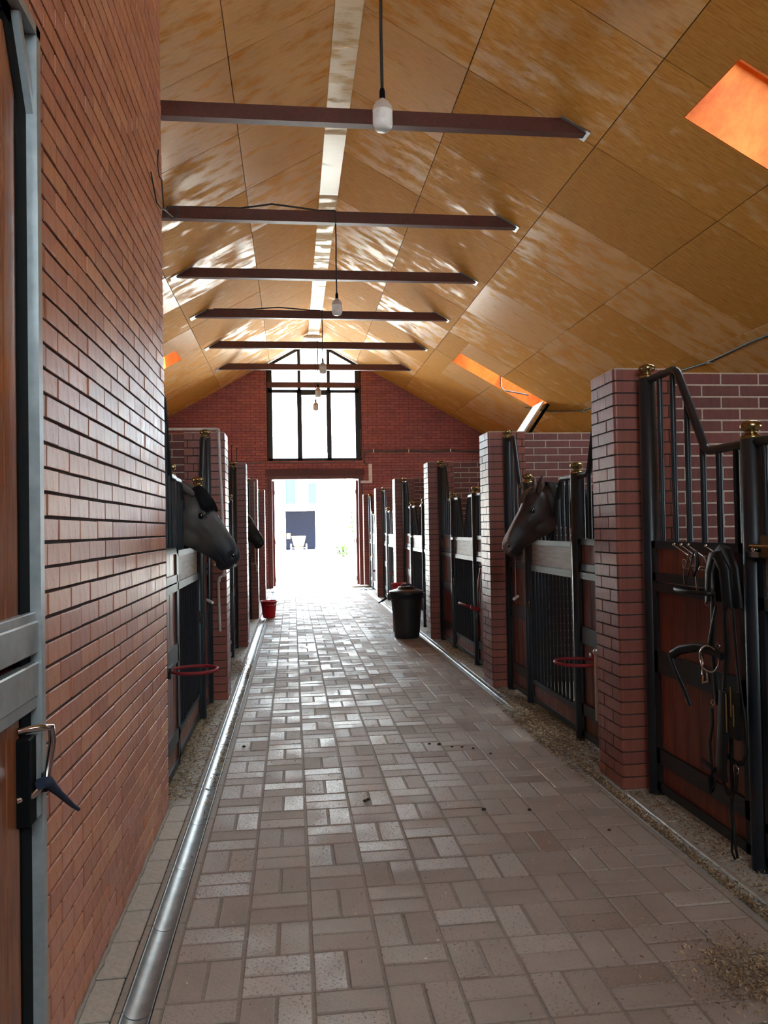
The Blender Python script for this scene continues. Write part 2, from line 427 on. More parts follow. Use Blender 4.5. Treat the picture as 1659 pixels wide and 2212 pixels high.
# left wall (front face at XW), bricks 250 x 65
LW0, LW1 = 2.335, 4.69
def ztop(x): return ZR-SL*abs(x-X0)
wl = tag(build(MB().box(XW-.25, XW-.007, LW0, LW1-.012, -.1, ztop(XW)-.05).box(XW-.25, XW-.012, YB, LW0, 3.06, ztop(XW)-.05).box(XW-.25, XW-.012, YB, .95, -.1, 3.06), 'wall_left', 'mortar_dark'), kind='structure')
BL, CH = .2475, .075
full = MB().cbox(-.02, 0, -(BL-.010)/2, (BL-.010)/2, -.0322, .0322, .0012).mesh('brick', 'brick_wall')
half = MB().cbox(-.02, 0, -(BL/2-.009)/2, (BL/2-.009)/2, -.0325, .0325, .0012).mesh('brick', 'brick_wall')
items = []
nc = int((ztop(XW)-.06)/CH)
for c in range(nc):
    z = .0325+.008+c*CH; y = LW1
    segs = []
    if c % 2: segs.append((LW1-BL/2, LW1)); y = LW1-BL/2
    ylo = LW0 if z < 3.08 else 1.5
    while y > ylo+.02:
        a = max(y-BL, ylo); segs.append((a, y)); y = a
    for a, b in segs:
        if b-a < .04: continue
        items.append(((a+b)/2, z, b-a))
items.sort(key=lambda q: q[0]**2+(q[1]-1.6)**2*.8 if q[0] > 2.3 else 99)
st = MB()
for i, (y, z, L) in enumerate(items):
    if i < 300:
        if abs(L-BL) < .01: me = full
        elif abs(L-BL/2) < .01: me = half
        else: me = MB().cbox(-.02, 0, -(L-.009)/2, (L-.009)/2, -.0325, .0325, .0012).mesh('brick', 'brick_wall')
        link('brick', me, wl, (XW+random.uniform(-.0015, .0015), y, z+random.uniform(-.001, .001)), (random.uniform(-.004, .004), random.uniform(-.006, .006), random.uniform(-.006, .006)))
    else:
        d = random.uniform(-.0015, .0015)
        st.cbox(XW-.02+d, XW+d, y-(L-.009)/2, y+(L-.009)/2, z-.0325, z+.0325, .0012)
tag(build(st, 'brickwork', 'brick_wall', wl), kind='stuff')
# far return of the left wall (faces the stalls)
st = MB()
for c in range(nc):
    z = .0405+c*CH; x = XW-.02-(.06 if c % 2 else 0)
    while x > -3.4:
        st.box(x-BL+.009, x, LW1-.02, LW1, z-.0325, z+.0325); x -= BL
tag(build(st, 'return_brickwork', 'brick_wall', wl), kind='stuff')
build(MB().box(-3.5, XW-.2, LW1-.25, LW1-.012, -.1, 4.2).box(-2.2, XW-.2, LW1-.25, LW1-.012, 4.2, 5.2), 'return_core', 'mortar_dark', wl)
# rough mortar fillet at the foot of the wall
mb = MB(); pts = []
for i in range(60):
    y = 2.3+i*.0408; pts.append((XW+.004+random.uniform(-.003, .004), y, .004+random.uniform(-.002, .004)))
mb.tube(pts, [random.uniform(.007, .013) for _ in pts], 6); build(mb, 'mortar_fillet', 'kerb', wl)

# pillars: each course an L-shaped corner brick and two short ones around a mortar core
ORD = ['nearest', 'second', 'third', 'fourth', 'fifth', 'sixth']
def pillar(xf, y0, side, individual, label, height=HP):
    """xf aisle face, side +1 right, -1 left; built from near-aisle corner"""
    root = thing('brick_pillar', (xf, y0, 0), label, 'pillar')
    build(MB().box(min(side*.008, side*(PW-.0)), max(side*.008, side*PW), .008, PW-.008, 0, height-.01), 'mortar_core', 'mortar_dark', root)
    def P(q): return [(side*a, b) for a, b in (q if side > 0 else reversed(q))]
    ms = []
    for par in (0, 1):
        La = .122 if par else .252; Lf = .29 if par else .345; r = .018; th = .06
        arc = [(r-r*math.cos(a*PI/8), r-r*math.sin(a*PI/8)) for a in range(5)]
        corner = arc+[(Lf, 0), (Lf, th), (th, th), (th, La), (0, La)]
        g = .009
        r2 = [(0, La+g), (th, La+g), (th, PW), (r, PW)]+[(0, PW-r)] if PW-La-g > .03 else None
        r3 = [(Lf+g, 0), (PW, 0), (PW, th), (Lf+g, th)]
        ms.append([MB().prism(P(q), -.033, .033) for q in (corner, r2, r3) if q])
    nC = int(height/CH)
    if individual:
        mm = [[m.mesh('brick', 'brick_pillar') for m in mset] for mset in ms]
        for c in range(nC):
            for me in mm[c % 2]:
                link('brick', me, root, (random.uniform(-.0012, .0012), random.uniform(-.0012, .0012), .0375+c*CH))
    else:
        st = MB()
        for c in range(nC):
            for m in ms[c % 2]: st.add([(x, y, z+.0375+c*CH) for x, y, z in m.v], m.f)
        tag(build(st, 'brickwork', 'brick_pillar', root), kind='stuff')
    build(MB().box(min(side*.01, side*PW), max(side*.01, side*PW), .01, PW-.01, height-.012, height+.004), 'mortar_cap', 'mortar_light', root)
    return root
rl = ['nearest right brick pillar, between bridle panel and bay horse stall', 'second right brick pillar, just beyond the bay horse',
      'third right brick pillar, rising behind the dark bin', 'fourth right brick pillar, partly hidden behind the bin',
      'fifth right brick pillar, standing near the far doorway', 'last right brick pillar, against the far gable wall']
ll = ['nearest left brick pillar with white water pipe, behind the grey horse', 'second left brick pillar with bare wire hooks on top',
      'third left brick pillar, behind the dark horse head', 'fourth left brick pillar, beside the far doorway behind the red bucket']
for i, y in enumerate(PR): pillar(XR, y, 1, i < 3, rl[i])
for i, y in enumerate(PL): pillar(XL, y, -1, i < 2, ll[i])

# partitions with pale pointing running outward from every pillar
def partition(x0, x1, yf, label, ind):
    """faces -Y at yf"""
    root = thing('brick_partition', (0, yf, 0), label, 'wall')
    a, b = min(x0, x1), max(x0, x1)
    build(MB().box(a, b, .004, .118, 0, HP-.012), 'mortar_bed', 'mortar_light', root)
    st = MB(); me = {}
    for c in range(34):
        z = .0375+c*CH; x = x0; sgn = 1 if x1 > x0 else -1; first = True
        while (x1-x)*sgn > .03:
            L = .13 if (first and c % 2) else .255
            e = x+sgn*L
            if (e-x1)*sgn > 0: e = x1
            lo, hi = min(x, e)+.0055, max(x, e)-.0055
            if ind and z > 1.38 and abs((lo+hi)/2-x0) < ind:
                key = round(hi-lo, 3)
                if key not in me: me[key] = MB().cbox(-(hi-lo)/2, (hi-lo)/2, -.0, .1, -.032, .032, .0025).mesh('brick', 'brick_maroon')
                link('brick', me[key], root, ((lo+hi)/2, random.uniform(-.0015, .0005), z))
            else: st.box(lo, hi, 0, .122, z-.032, z+.032)
            x = e; first = False
    tag(build(st, 'brickwork', 'brick_maroon', root), kind='stuff')
    build(MB().box(a, b, .003, .119, HP-.012, HP+.003), 'mortar_cap', 'mortar_light', root)
for i, y in enumerate(PR[:-1]):
    partition(XR+PW, XOR, y+.12, '%s brick partition with white joints, running outward from the right pillars' % ORD[i], 1.0 if i < 3 else 0)
for i, y in enumerate(PL):
    partition(XL-PW, XOL, y+.12, '%s brick partition with white joints, running outward from the left pillars' % ORD[i], .7 if i < 1 else 0)
# first partition on the camera side of the right row
# outer walls with a window in every bay
def outer(xa, xb, name, bays, side):
    w = MB(); y = YB; op = []
    for a, b in bays:
        m = (a+b)/2; op.append((m-.7, m+.7))
    top = ztop(XOR)-.0
    for a, b in op:
        w.box(xa, xb, y, a, -.1, top); w.box(xa, xb, a, b, -.1, 1.35); w.box(xa, xb, a, b, 2.05, top); y = b
        portal('daylight_stall', ((xb if side > 0 else xa)+side*.02, (a+b)/2, 1.7), (-side, 0, 0), .7, 1.4)
    w.box(xa, xb, y, YE+.3, -.1, top)
    return tag(build(w, name, 'render'), kind='structure'), op
bays_r = [(1.1, 4.5)]+[(PR[i]+PW, PR[i+1]) for i in range(5)]
bays_l = [(LW1, PL[0])]+[(PL[i]+PW, PL[i+1]) for i in range(3)]+[(PL[3]+PW, YE)]
wr, opr = outer(XOR, XOR+.25, 'wall_right', bays_r, 1)
wo, opl = outer(XOL-.25, XOL, 'wall_left_outer', bays_l, -1)
wn = 10
for op, x, side in ((opr, XOR, 1), (opl, XOL, -1)):
    for a, b in op:
        r = tag(empty('window_%d' % wn, (x+side*.1, (a+b)/2, 1.35)), kind='structure'); wn += 1
        build(MB().box(-.03, .03, -.7, -.64, 0, .7).box(-.03, .03, .64, .7, 0, .7).box(-.03, .03, -.64, .64, 0, .06).box(-.03, .03, -.64, .64, .64, .7).box(-.02, .02, -.02, .02, .06, .64), 'window_frame', 'white', r)
        build(MB().box(-.004, .004, -.64, .64, .06, .64), 'pane', 'glass', r)

# ------------------------------------------------------------------ END WALL with doorway and gable window
DX0, DX1, DZ = -.63, 1.95, 3.06
WX0, WX1, WZ0 = -.61, 1.92, 3.50
we = MB()
def gable_core(mb, y0, y1):
    # left / right of openings as prisms in XZ
    def poly(pts):
        n = len(pts); vs = [(x, y0, z) for x, z in pts]+[(x, y1, z) for x, z in pts]
        mb.add(vs, [tuple(range(n)), tuple(range(2*n-1, n-1, -1))]+[(i, n+i, n+(i+1) % n, (i+1) % n) for i in range(n)])
    poly([(XOL, -.1), (WX0, -.1), (WX0, ztop(WX0)), (XOL, ztop(XOL))])
    poly([(WX1, -.1), (XOR, -.1), (XOR, ztop(XOR)), (WX1, ztop(WX1))])
    poly([(WX0, DZ+.03), (WX1, DZ+.03), (WX1, WZ0), (WX0, WZ0)])
gable_core(we, YE+.012, YE+.3)
we = tag(build(we, 'wall_front', 'mortar_dark'), kind='structure')
wb = MB(); gable_core(wb, YB-.25, YB); wb.box(WX0-.05, WX1+.05, YB-.25, YB, -.1, DZ+.05); wb.box(WX0-.05, WX1+.05, YB-.25, YB, WZ0+1.3, 6.3)
wb = tag(build(wb, 'wall_back', 'brick_end'), kind='structure')
wk_ = tag(empty('window_30', (X0, YB-.12, WZ0)), kind='structure')  # unseen back window, added and sized to bring in fill light
build(MB().box(WX0-X0, WX1-X0, -.004, .004, 0, 1.3), 'pane', 'glass', wk_)
build(MB().box(-.43, -.37, -.05, .05, 0, 1.3).box(.39, .45, -.05, .05, 0, 1.3).box(WX0-X0, WX1-X0, -.05, .05, 1.14, 1.2), 'window_frame', 'steel_flat', wk_)
portal('daylight_back_fill', (.65, YB-.35, WZ0+.65), (0, 1, 0), 2.6, 1.3, 'Z')
st = MB()
for c in range(93):
    z = .0375+c*CH; off = (c % 2)*.13
    x = XOL-off
    while x < XOR:
        a, b = x+.005, x+.255; zt = z+.0325
        for lo, hi in ((XOL, DX0-.03 if z < DZ+.03 or z > WZ0 else 99), (DX1+.03 if z < DZ+.03 or z > WZ0 else 99, XOR)):
            l2, h2 = max(a, lo), min(b, hi)
            if h2-l2 > .03 and l2 < 90:
                # keep below the roof
                lim = (ZR+.09-zt)/SL
                l3, h3 = max(l2, X0-lim), min(h2, X0+lim)
                if h3-l3 > .03: st.box(l3, h3, YE-.002*random.random(), YE+.04, z-.0325, zt)
        x += .26
tag(build(st, 'brickwork', 'brick_end', we), kind='stuff')
# steel lintel above the door (brown) and reveal frame
d1 = tag(empty('door_1', ((DX0+DX1)/2, YE, 0)), kind='structure'); HW = (DX1-DX0)/2
build(MB().box(-HW-.08, HW+.08, -.03, .06, DZ+.04, DZ+.22), 'lintel', 'beam', d1)
build(MB().box(-HW-.02, -HW+.09, -.02, .2, 0, DZ+.04), 'frame', 'plank', d1)
build(MB().box(HW-.09, HW+.02, -.02, .2, 0, DZ+.04), 'frame', 'plank', d1)
build(MB().box(-HW+.09, HW-.09, -.02, .2, DZ-.05, DZ+.04), 'frame', 'plank', d1)
for s in (-1, 1):    # leaves swung open outward
    lf = link('leaf', MB().box(-.03, .03, 0, 1.22, .04, DZ-.08).mesh('leaf', 'plank'), d1, (s*(HW-.12), .2, 0), (0, 0, s*-.02))
    build(MB().box(-.045, .045, .02, 1.2, 1.2, 1.32).box(-.045, .045, .02, 1.2, 2.6, 2.72).box(-.045, .045, .02, 1.2, .15, .27), 'ledge', 'worn', lf)
    build(MB().tube([(-s*.03, .1, 1.05), (-s*.09, .1, 1.1), (-s*.09, .1, 1.3), (-s*.03, .1, 1.35)], .012), 'handle', 'galv', lf)
# gable window
w1 = tag(empty('window_1', (X0, YE+.1, WZ0)), kind='structure')
WH = (WX1-WX0)/2; cxw = (WX0+WX1)/2-X0
def zt2(x): return ztop(x+X0)-WZ0-.02
fr = MB()
def bar(x0, x1, z0, z1, d=.05): fr.box(x0, x1, -d, d, z0, z1)
xs = [WX0-X0, -.40, .42, WX1-X0]
bar(xs[0], xs[0]+.11, 0, zt2(xs[0]+.0)); bar(xs[3]-.11, xs[3], 0, zt2(xs[3])); bar(xs[0], xs[3], 0, .10)
for x in (-.40, .42): bar(x-.065, x+.065, 0, 2.0); bar(x-.045, x+.045, 2.0, zt2(x+.06))
bar(xs[0], xs[3], 1.93, 2.02); bar(xs[0], xs[3], 2.66, 2.72)
for sg in (-1, 1):
    a, b = 0.0, sg*WH; z0, z1 = zt2(0), zt2(b)
    fr.add([(a, -.05, z0), (b, -.05, z1), (b, -.05, z1-.09), (a, -.05, z0-.09), (a, .05, z0), (b, .05, z1), (b, .05, z1-.09), (a, .05, z0-.09)],
           [(0, 1, 2, 3), (7, 6, 5, 4), (0, 4, 5, 1), (2, 6, 7, 3), (1, 5, 6, 2)])
build(fr, 'window_frame', 'steel_flat', w1)
build(MB().box(xs[0]-.02, xs[3]+.02, -.16, -.05, 2.06, 2.21), 'steel_girder', 'beam', w1)
for i in range(3):
    a, b = xs[i]+.06, xs[i+1]-.04
    build(MB().box(a, b, -.004, .004, .09, 1.93), 'pane', 'glass', w1)
    build(MB().box(a, b, -.004, .004, 2.02, 2.66), 'pane', 'glass', w1)
    ta, tb = zt2(a)-.05, zt2(b)-.05
    pts = [(a, 2.72), (b, 2.72), (b, tb)]+([(0, zt2(0)-.05)] if i == 1 else [])+[(a, ta)]
    n = len(pts)
    build(MB().add([(x, 0, z) for x, z in pts], [tuple(range(n))]), 'pane', 'glass', w1)
build(MB().box(-.36, .38, -.10, -.03, 1.86, 1.99), 'blind_roll', 'steel_flat', w1)
mb = MB().tube([(xs[0]+.02, -.1, -.02), (0, -.1, -.035), (xs[3]-.2, -.1, -.02), (xs[3]+.05, -.1, .12), (xs[3]+.02, -.1, .9)], .012, 6)
build(mb, 'sill_cable', 'cable', w1)

# ------------------------------------------------------------------ CEILING
SKY_HOLES = {1: [(3.60, 5.50, -1.40, -.48), (3.60, 5.50, 5.76, 6.68), (3.60, 5.50, 16.22, 17.08)], -1: [(3.60, 5.50, 16.22, 17.08)]}
def P_of(x): return (x-X0)/CT                # slope length from ridge for a right-hand X
def split(rect, holes):
    out = [rect]
    for h in holes:
        nxt = []
        for a, b, c, d in out:
            ha, hb, hc, hd = max(a, h[0]), min(b, h[1]), max(c, h[2]), min(d, h[3])
            if ha >= hb or hc >= hd: nxt.append((a, b, c, d)); continue
            if a < ha: nxt.append((a, ha, c, d))
            if hb < b: nxt.append((hb, b, c, d))
            if c < hc: nxt.append((ha, hb, c, hc))
            if hd < d: nxt.append((ha, hb, hd, d))
        out = nxt
    return out
PMAX = (XOR-X0)/CT+.1
ce = MB()
def slope_pts(side, p, y, n): return (X0+side*(p*CT+n*ST), y, ZR-p*ST+n*CT)
for side in (1, -1):
    holes = [(P_of(a), P_of(b), c, d) for a, b, c, d in SKY_HOLES[side]]
    for a, b, c, d in split((0, PMAX, YB-.3, YE+.35), holes):
        vs = [slope_pts(side, p, y, n) for n in (.016, .11) for p, y in ((a, c), (b, c), (b, d), (a, d))]
        F = [(3, 2, 1, 0), (4, 5, 6, 7), (0, 1, 5, 4), (1, 2, 6, 5), (2, 3, 7, 6), (3, 0, 4, 7)]
        ce.add(vs, F if side > 0 else [tuple(reversed(f)) for f in F])
ce = tag(build(ce, 'ceiling', 'mortar_dark'), kind='structure')
rows = [(.155, 1.385), (1.385, 2.91), (2.91, 4.435), (4.435, 5.96), (5.96, 7.485), (7.485, PMAX-.12)]
PY = 1.525; Y1 = 6.2-4*PY-2*PY
pmesh = {}
for side in (1, -1):
    holes = [(P_of(a), P_of(b), c, d) for a, b, c, d in SKY_HOLES[side]]
    for ri, (pa, pb) in enumerate(rows):
        k = 0
        while True:
            ya = max(Y1+k*PY, YB); yb = min(Y1+(k+1)*PY, YE); k += 1
            if ya >= YE-.05: break
            if yb-ya < .1: continue
            g = .0045
            rect = (pa+g, pb-g, ya+g, yb-g); parts = split(rect, holes)
            pc, yc = (pa+pb)/2, (ya+yb)/2
            whole = len(parts) == 1 and parts[0] == rect
            key = (ri, round(yb-ya, 3)) if whole else (side, ri, k)
            if key not in pmesh:
                m = MB()
                for a, b, c, d in parts:
                    if whole: m.cbox(a-pc, b-pc, (c-yc), (d-yc), 0, .014, .0015)
                    else:
                        c2, d2 = ((c-yc), (d-yc)) if side > 0 else (-(d-yc), -(c-yc))
                        m.box(a-pc, b-pc, c2, d2, 0, .014)
                pmesh[key] = m.mesh('plywood_panel', 'ply')
            x, y, z = slope_pts(side, pc, yc, random.uniform(-.0015, .0015))
            link('plywood_panel', pmesh[key], ce, (x, yc, z), (0, TH, 0) if side > 0 else (0, TH, PI))
# flat ridge boards
k = 0; y = YB
while y < YE-.05:
    yb = min(y+1.9, YE)
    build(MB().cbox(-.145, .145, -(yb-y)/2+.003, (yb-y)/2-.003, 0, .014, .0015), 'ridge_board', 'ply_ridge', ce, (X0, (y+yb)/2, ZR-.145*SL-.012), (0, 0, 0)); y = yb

# skylights: plywood-lined shafts with a glazed top
def skylight(idx, side, hole, sash=False):
    xa, xb, y0, y1 = hole; pa, pb = P_of(xa), P_of(xb); D = .80
    root = tag(empty('window_%d' % idx, slope_pts(side, (pa+pb)/2, (y0+y1)/2, 0), (0, TH, 0) if side > 0 else (0, TH, PI)), kind='structure')
    hl, hw = (pb-pa)/2, (y1-y0)/2
    for sgn in (-1, 1):
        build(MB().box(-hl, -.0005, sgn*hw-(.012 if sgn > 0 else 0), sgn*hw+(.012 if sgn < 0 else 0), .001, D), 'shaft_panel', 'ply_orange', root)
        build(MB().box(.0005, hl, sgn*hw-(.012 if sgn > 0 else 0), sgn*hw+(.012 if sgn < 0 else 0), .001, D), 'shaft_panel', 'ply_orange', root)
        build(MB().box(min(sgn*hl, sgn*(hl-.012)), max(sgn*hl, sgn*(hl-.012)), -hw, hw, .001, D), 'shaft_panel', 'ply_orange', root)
    f = MB().box(-hl, hl, -hw, -hw+.05, D-.05, D).box(-hl, hl, hw-.05, hw, D-.05, D).box(-hl, -hl+.05, -hw, hw, D-.05, D).box(hl-.05, hl, -hw, hw, D-.05, D)
    build(f, 'window_frame', 'white', root)
    build(MB().box(-hl+.05, hl-.05, -hw+.05, hw-.05, D-.03, D-.022), 'pane', 'glass', root)
    x, y, z = slope_pts(side, (pa+pb)/2, (y0+y1)/2, D+.02)
    portal('daylight_skylight', (x, y, z), (-side*ST, 0, -CT), 2*hl, 2*hw, 'Y')
    return root
def fix_portal_axes():
    for o in COL.objects:
        if o.name.startswith('daylight_skylight'):
            side = 1 if o.location.x > X0 else -1
            z = Vector((side*ST, 0, CT)); x = Vector((side*CT, 0, -ST)); yv = z.cross(x)
            m = Matrix((x, yv, z)).transposed().to_4x4(); m.translation = o.location; o.matrix_world = m
skylight(5, 1, SKY_HOLES[1][0]); skylight(2, 1, SKY_HOLES[1][1]); s3 = skylight(3, 1, SKY_HOLES[1][2]); skylight(4, -1, SKY_HOLES[-1][0])  # the first sits unseen behind the camera, added for fill light
fix_portal_axes()
# roof window sash tilted inward, with its conduit
sa = thing('tilted_sash', (5.46, 16.28, 4.27), 'white roof window sash with black edge, tilted down inside the far right skylight', 'window')
dv = Vector((-.62, 0, -.90)).normalized(); nv = Vector((dv.z, 0, -dv.x))
def slab3(o, u, v, n, lu, lv, t):
    o = Vector(o); vs = [o+u*a*lu+v*b*lv+n*c*t for c in (0, 1) for a, b in ((0, 0), (1, 0), (1, 1), (0, 1))]
    return MB().add(vs, [(3, 2, 1, 0), (4, 5, 6, 7), (0, 1, 5, 4), (1, 2, 6, 5), (2, 3, 7, 6), (3, 0, 4, 7)])
yv = Vector((0, 1, 0))
build(slab3((0, 0, 0), dv, yv, nv, .95, .72, .04), 'sash', 'white', sa)
build(slab3((.06, -.015, -.02), dv, yv, nv, .95, .05, -.06), 'edge_seal', 'black_rubber', sa)
cb = MB().tube([(4.72, 17.06, 5.0), (4.70, 17.0, 4.72), (4.74, 16.9, 4.62), (4.9, 16.6, 4.53), (5.1, 16.3, 4.42)], .016, 6)
tag(build(cb, 'conduit', 'cable'), 'grey cable looping across the opening of the far right skylight', 'cable')

# tie beams
BY = [5.27, 7.64, 10.14, 12.46, 14.79, 17.25, 19.55]
lab = ['brown steel tie beam above the camera, carrying the nearest bulb cord', 'nearest brown steel tie beam in view, behind the big bulb',
       'second brown tie beam in view, with cable looped along its top', 'third brown tie beam in view, without any cable',
       'fourth brown tie beam in view, just above the third hanging bulb', 'fifth brown tie beam in view, above the gable window',
       'farthest brown tie beam, crossing in front of the gable window']
BW, BH = .10, .148
for i, y in enumerate(BY):
    zb = 5.597; hw = 2.435; inset = BH/SL
    b = thing('tie_beam', (X0, y, zb), lab[i], 'beam')
    m = MB().add([(-hw, -BW/2, 0), (hw, -BW/2, 0), (hw-inset, -BW/2, BH), (-hw+inset, -BW/2, BH), (-hw, BW/2, 0), (hw, BW/2, 0), (hw-inset, BW/2, BH), (-hw+inset, BW/2, BH)],
                 [(0, 1, 2, 3), (7, 6, 5, 4), (4, 5, 1, 0), (3, 2, 6, 7), (1, 5, 6, 2), (0, 3, 7, 4)])
    build(m, 'beam_body', 'beam', b)
    for s in (-1, 1):
        e = MB().box(-.20, .14, -.09, .09, -.006, .002)
        build(e, 'end_plate', 'galv', b, (s*(hw-inset/2), 0, BH/2-.016), (0, s*TH, 0))
# pendant bulbs
def pendant(y, x, zb, ztopc, label):
    r = thing('pendant_bulb', (x, y, ztopc), label, 'lamp', 'bulbs hanging along the ridge')
    h = ztopc-zb
    wob = [(0, 0, 0), (.006, -.02, -h*.25), (.0, -.03, -h*.5), (.003, -.02, -(h-.29))]
    co_ = build(MB().tube(wob, .011 if y < 6 else .009, 8), 'cord', 'cable_dark', r)
    z = -h
    build(MB().lathe([(.001, z+.30), (.014, z+.295), (.019, z+.275), (.020, z+.222), (.001, z+.22)], (.003, -.02, 0)), 'socket', 'black_rubber', r)
    build(MB().lathe([(.018, z+.225), (.023, z+.215), (.048, z+.195), (.064, z+.168), (.070, z+.14), (.068, z+.135), (.001, z+.135)], (.003, -.02, 0), 24), 'bulb_base', 'pvc', r)
    build(MB().lathe([(.068, z+.14), (.069, z+.055), (.064, z+.028), (.050, z+.01), (.028, z+.002), (.001, z)], (.003, -.02, 0), 24), 'globe', 'white', r)
    # clamp round the beam
    build(MB().box(-.012, .012, -BW/2-.006-(0), BW/2+.006, -.155, .006), 'clamp', 'steel_flat', co_)
tops = 5.75
pendant(5.27, .655, 4.32, tops, 'largest hanging white LED bulb, nearest to the camera')
pendant(10.14-.0, .62, 4.385, tops, 'second hanging bulb, before the fourth tie beam')
pendant(14.79, .62, 4.55, tops, 'third hanging bulb, in front of the upper gable window')
pendant(17.25, .61, 4.52, tops, 'fourth hanging bulb, at the crossbar of the gable window')
pendant(19.55, .63, 4.57, tops, 'farthest and lowest hanging bulb, in the middle window pane')
for y, pts, lb in ((10.14, [(-1.5, 0, .16), (-.6, 0, .165), (-.2, 0, .23), (.0, 0, .21), (.4, 0, .165), (.62, 0, .17)], 'dark cable lying on top of the second tie beam'),
                   (14.79, [(-1.4, 0, .16), (-.7, 0, .165), (-.2, 0, .21), (.4, 0, .165), (.6, 0, .16)], 'thin cable lying on top of the fourth tie beam')):
    tag(build(MB().tube([(x, y-.02, 5.597+z) for x, _, z in pts], .012, 6), 'beam_cable', 'cable_dark'), lb, 'cable')
# white lamp shade at the ridge near the gable
rl2 = thing('ridge_lamp', (X0-.02, 20.9, 6.85), 'white oval lamp under the ridge by the gable window', 'lamp')
build(MB().ball((0, 0, -.09), .27, 20, 8, (1, .6, .26)), 'shade', 'white', rl2)
for dx in (-.06, .03, .12): build(MB().tube([(dx, 0, -.1), (dx+.01, 0, -.5), (dx, 0, -.9)], .006, 6), 'pull_wire', 'cable', rl2)

# wires on the left wall
ww = MB()
def bz(p): return [Vector(q) for q in p]
ww.tube(bz([(XW+.01, 4.27, 3.54), (XW+.02, 4.38, 3.42), (XW+.03, 4.46, 3.42), (XW+.03, 4.6, 3.47), (XW+.05, 4.78, 3.5)]), .004, 6)
ww.tube(bz([(XW+.02, 4.46, 3.75), (XW+.03, 4.36, 3.63), (XW+.03, 4.42, 3.58), (XW+.03, 4.50, 3.60), (XW+.03, 4.56, 3.46)]), .004, 6)
ww.torus((XW+.05, 4.76, 3.52), .035, .004, (0, 1, 0))
tag(build(ww, 'loose_wire', 'cable_dark'), 'thin loose wires sticking out of the left brick wall below a beam', 'wire')

# wall cable and trunking on the gable wall
tr = thing('cable_trunking', (2.2, YE-.03, 2.95), 'L-shaped white cable trunking right of the far doorway', 'conduit')
build(MB().box(-.05, .05, -.02, .02, 0, .47), 'trunking', 'white', tr)
build(MB().box(-.28, .05, -.02, .02, -.07, 0), 'trunking', 'white', tr)
pts = [(2.1, 3.42), (2.03, 3.5), (2.02, 3.62), (2.06, 3.78), (2.3, 3.80), (2.8, 3.78), (3.3, 3.80), (3.9, 3.77), (4.5, 3.79), (5.1, 3.76), (5.5, 3.76)]
cc = thing('gable_cable', (2.1, YE, 3.5), 'grey cable bundle clipped across the right side of the gable wall', 'cable')
for k in (0, .035): build(MB().tube([(x-2.1, -.03, z-3.5-k) for x, z in pts], .014, 6), 'cable', 'cable', cc)
for x in (2.3, 3.3, 4.5): build(MB().box(x-2.1-.015, x-2.1+.015, -.05, 0, .24, .33), 'clip', 'white', cc)
tag(build(MB().tube([(-2.0, YE-.02, 3.42), (-1.2, YE-.02, 3.44), (-.62, YE-.02, 3.50)], .014, 6), 'cable_run', 'cable'), 'grey cable running to the left edge of the gable window', 'cable')
# ceiling cable on the right slope
pts = [(5.35, 17.3), (5.7, 16.6), (6.0, 15.4), (5.98, 14.2), (6.02, 13.0), (5.97, 11.8), (6.03, 10.6), (5.99, 9.5), (6.0, 8.4), (5.95, 7.4)]
ck = thing('eaves_cable', (6.0, 12, 4.0), 'grey cable clipped along the foot of the right ceiling slope', 'cable')
for k in (0, .03): build(MB().tube([(x-6.0-k*.8, y-12, ztop(x)-4.0-.02) for x, y in pts], .013, 6), 'cable', 'cable', ck)
for x, y in pts[2::2]: build(MB().box(-.03, .03, -.012, .012, -.04, .0), 'clip', 'white', ck, (x-6.0, y-12, ztop(x)-4.0))

# ------------------------------------------------------------------ STALL FRONTS
# all parts are built in a frame where x points to the aisle side (-) / stall side (+) and y runs along the row
def knob_prof(z): return [(.001, z+.088), (.022, z+.086), (.043, z+.076), (.05, z+.062), (.045, z+.047), (.028, z+.037), (.025, z+.028), (.036, z+.02), (.05, z+.012), (.05, z), (.001, z)]
def post(x, y, h, label, r=.049):
    p = thing('stall_post', (x, y, 0), label, 'post')
    build(MB().lathe([(r, 0), (r, h), (r*.9, h+.004), (.001, h+.004)], (0, 0, 0), 20), 'pole', 'steel', p)
    build(MB().lathe(knob_prof(h+.002), (0, 0, 0), 20), 'knob', 'brass', p)
    return p
def arc_rail(pts, r=.022):
    """polyline in yz with rounded bends"""
    out = []; P = [Vector((0, a, b)) for a, b in pts]
    for i, p in enumerate(P):
        if i in (0, len(P)-1): out.append(p); continue
        a, b = (P[i-1]-p), (P[i+1]-p); d = min(.05, a.length*.4, b.length*.4); a.normalize(); b.normalize()
        for t in (0, .25, .5, .75, 1):
            q0, q2 = p+a*d, p+b*d; out.append(q0*(1-t)**2+p*2*t*(1-t)+q2*t*t)
    return out
def rail_z(pts, y):
    for (a, za), (b, zb) in zip(pts, pts[1:]):
        lo, hi = min(a, b), max(a, b)
        if lo <= y <= hi and hi > lo: return za+(zb-za)*(y-a)/(b-a)
    return pts[0][1]
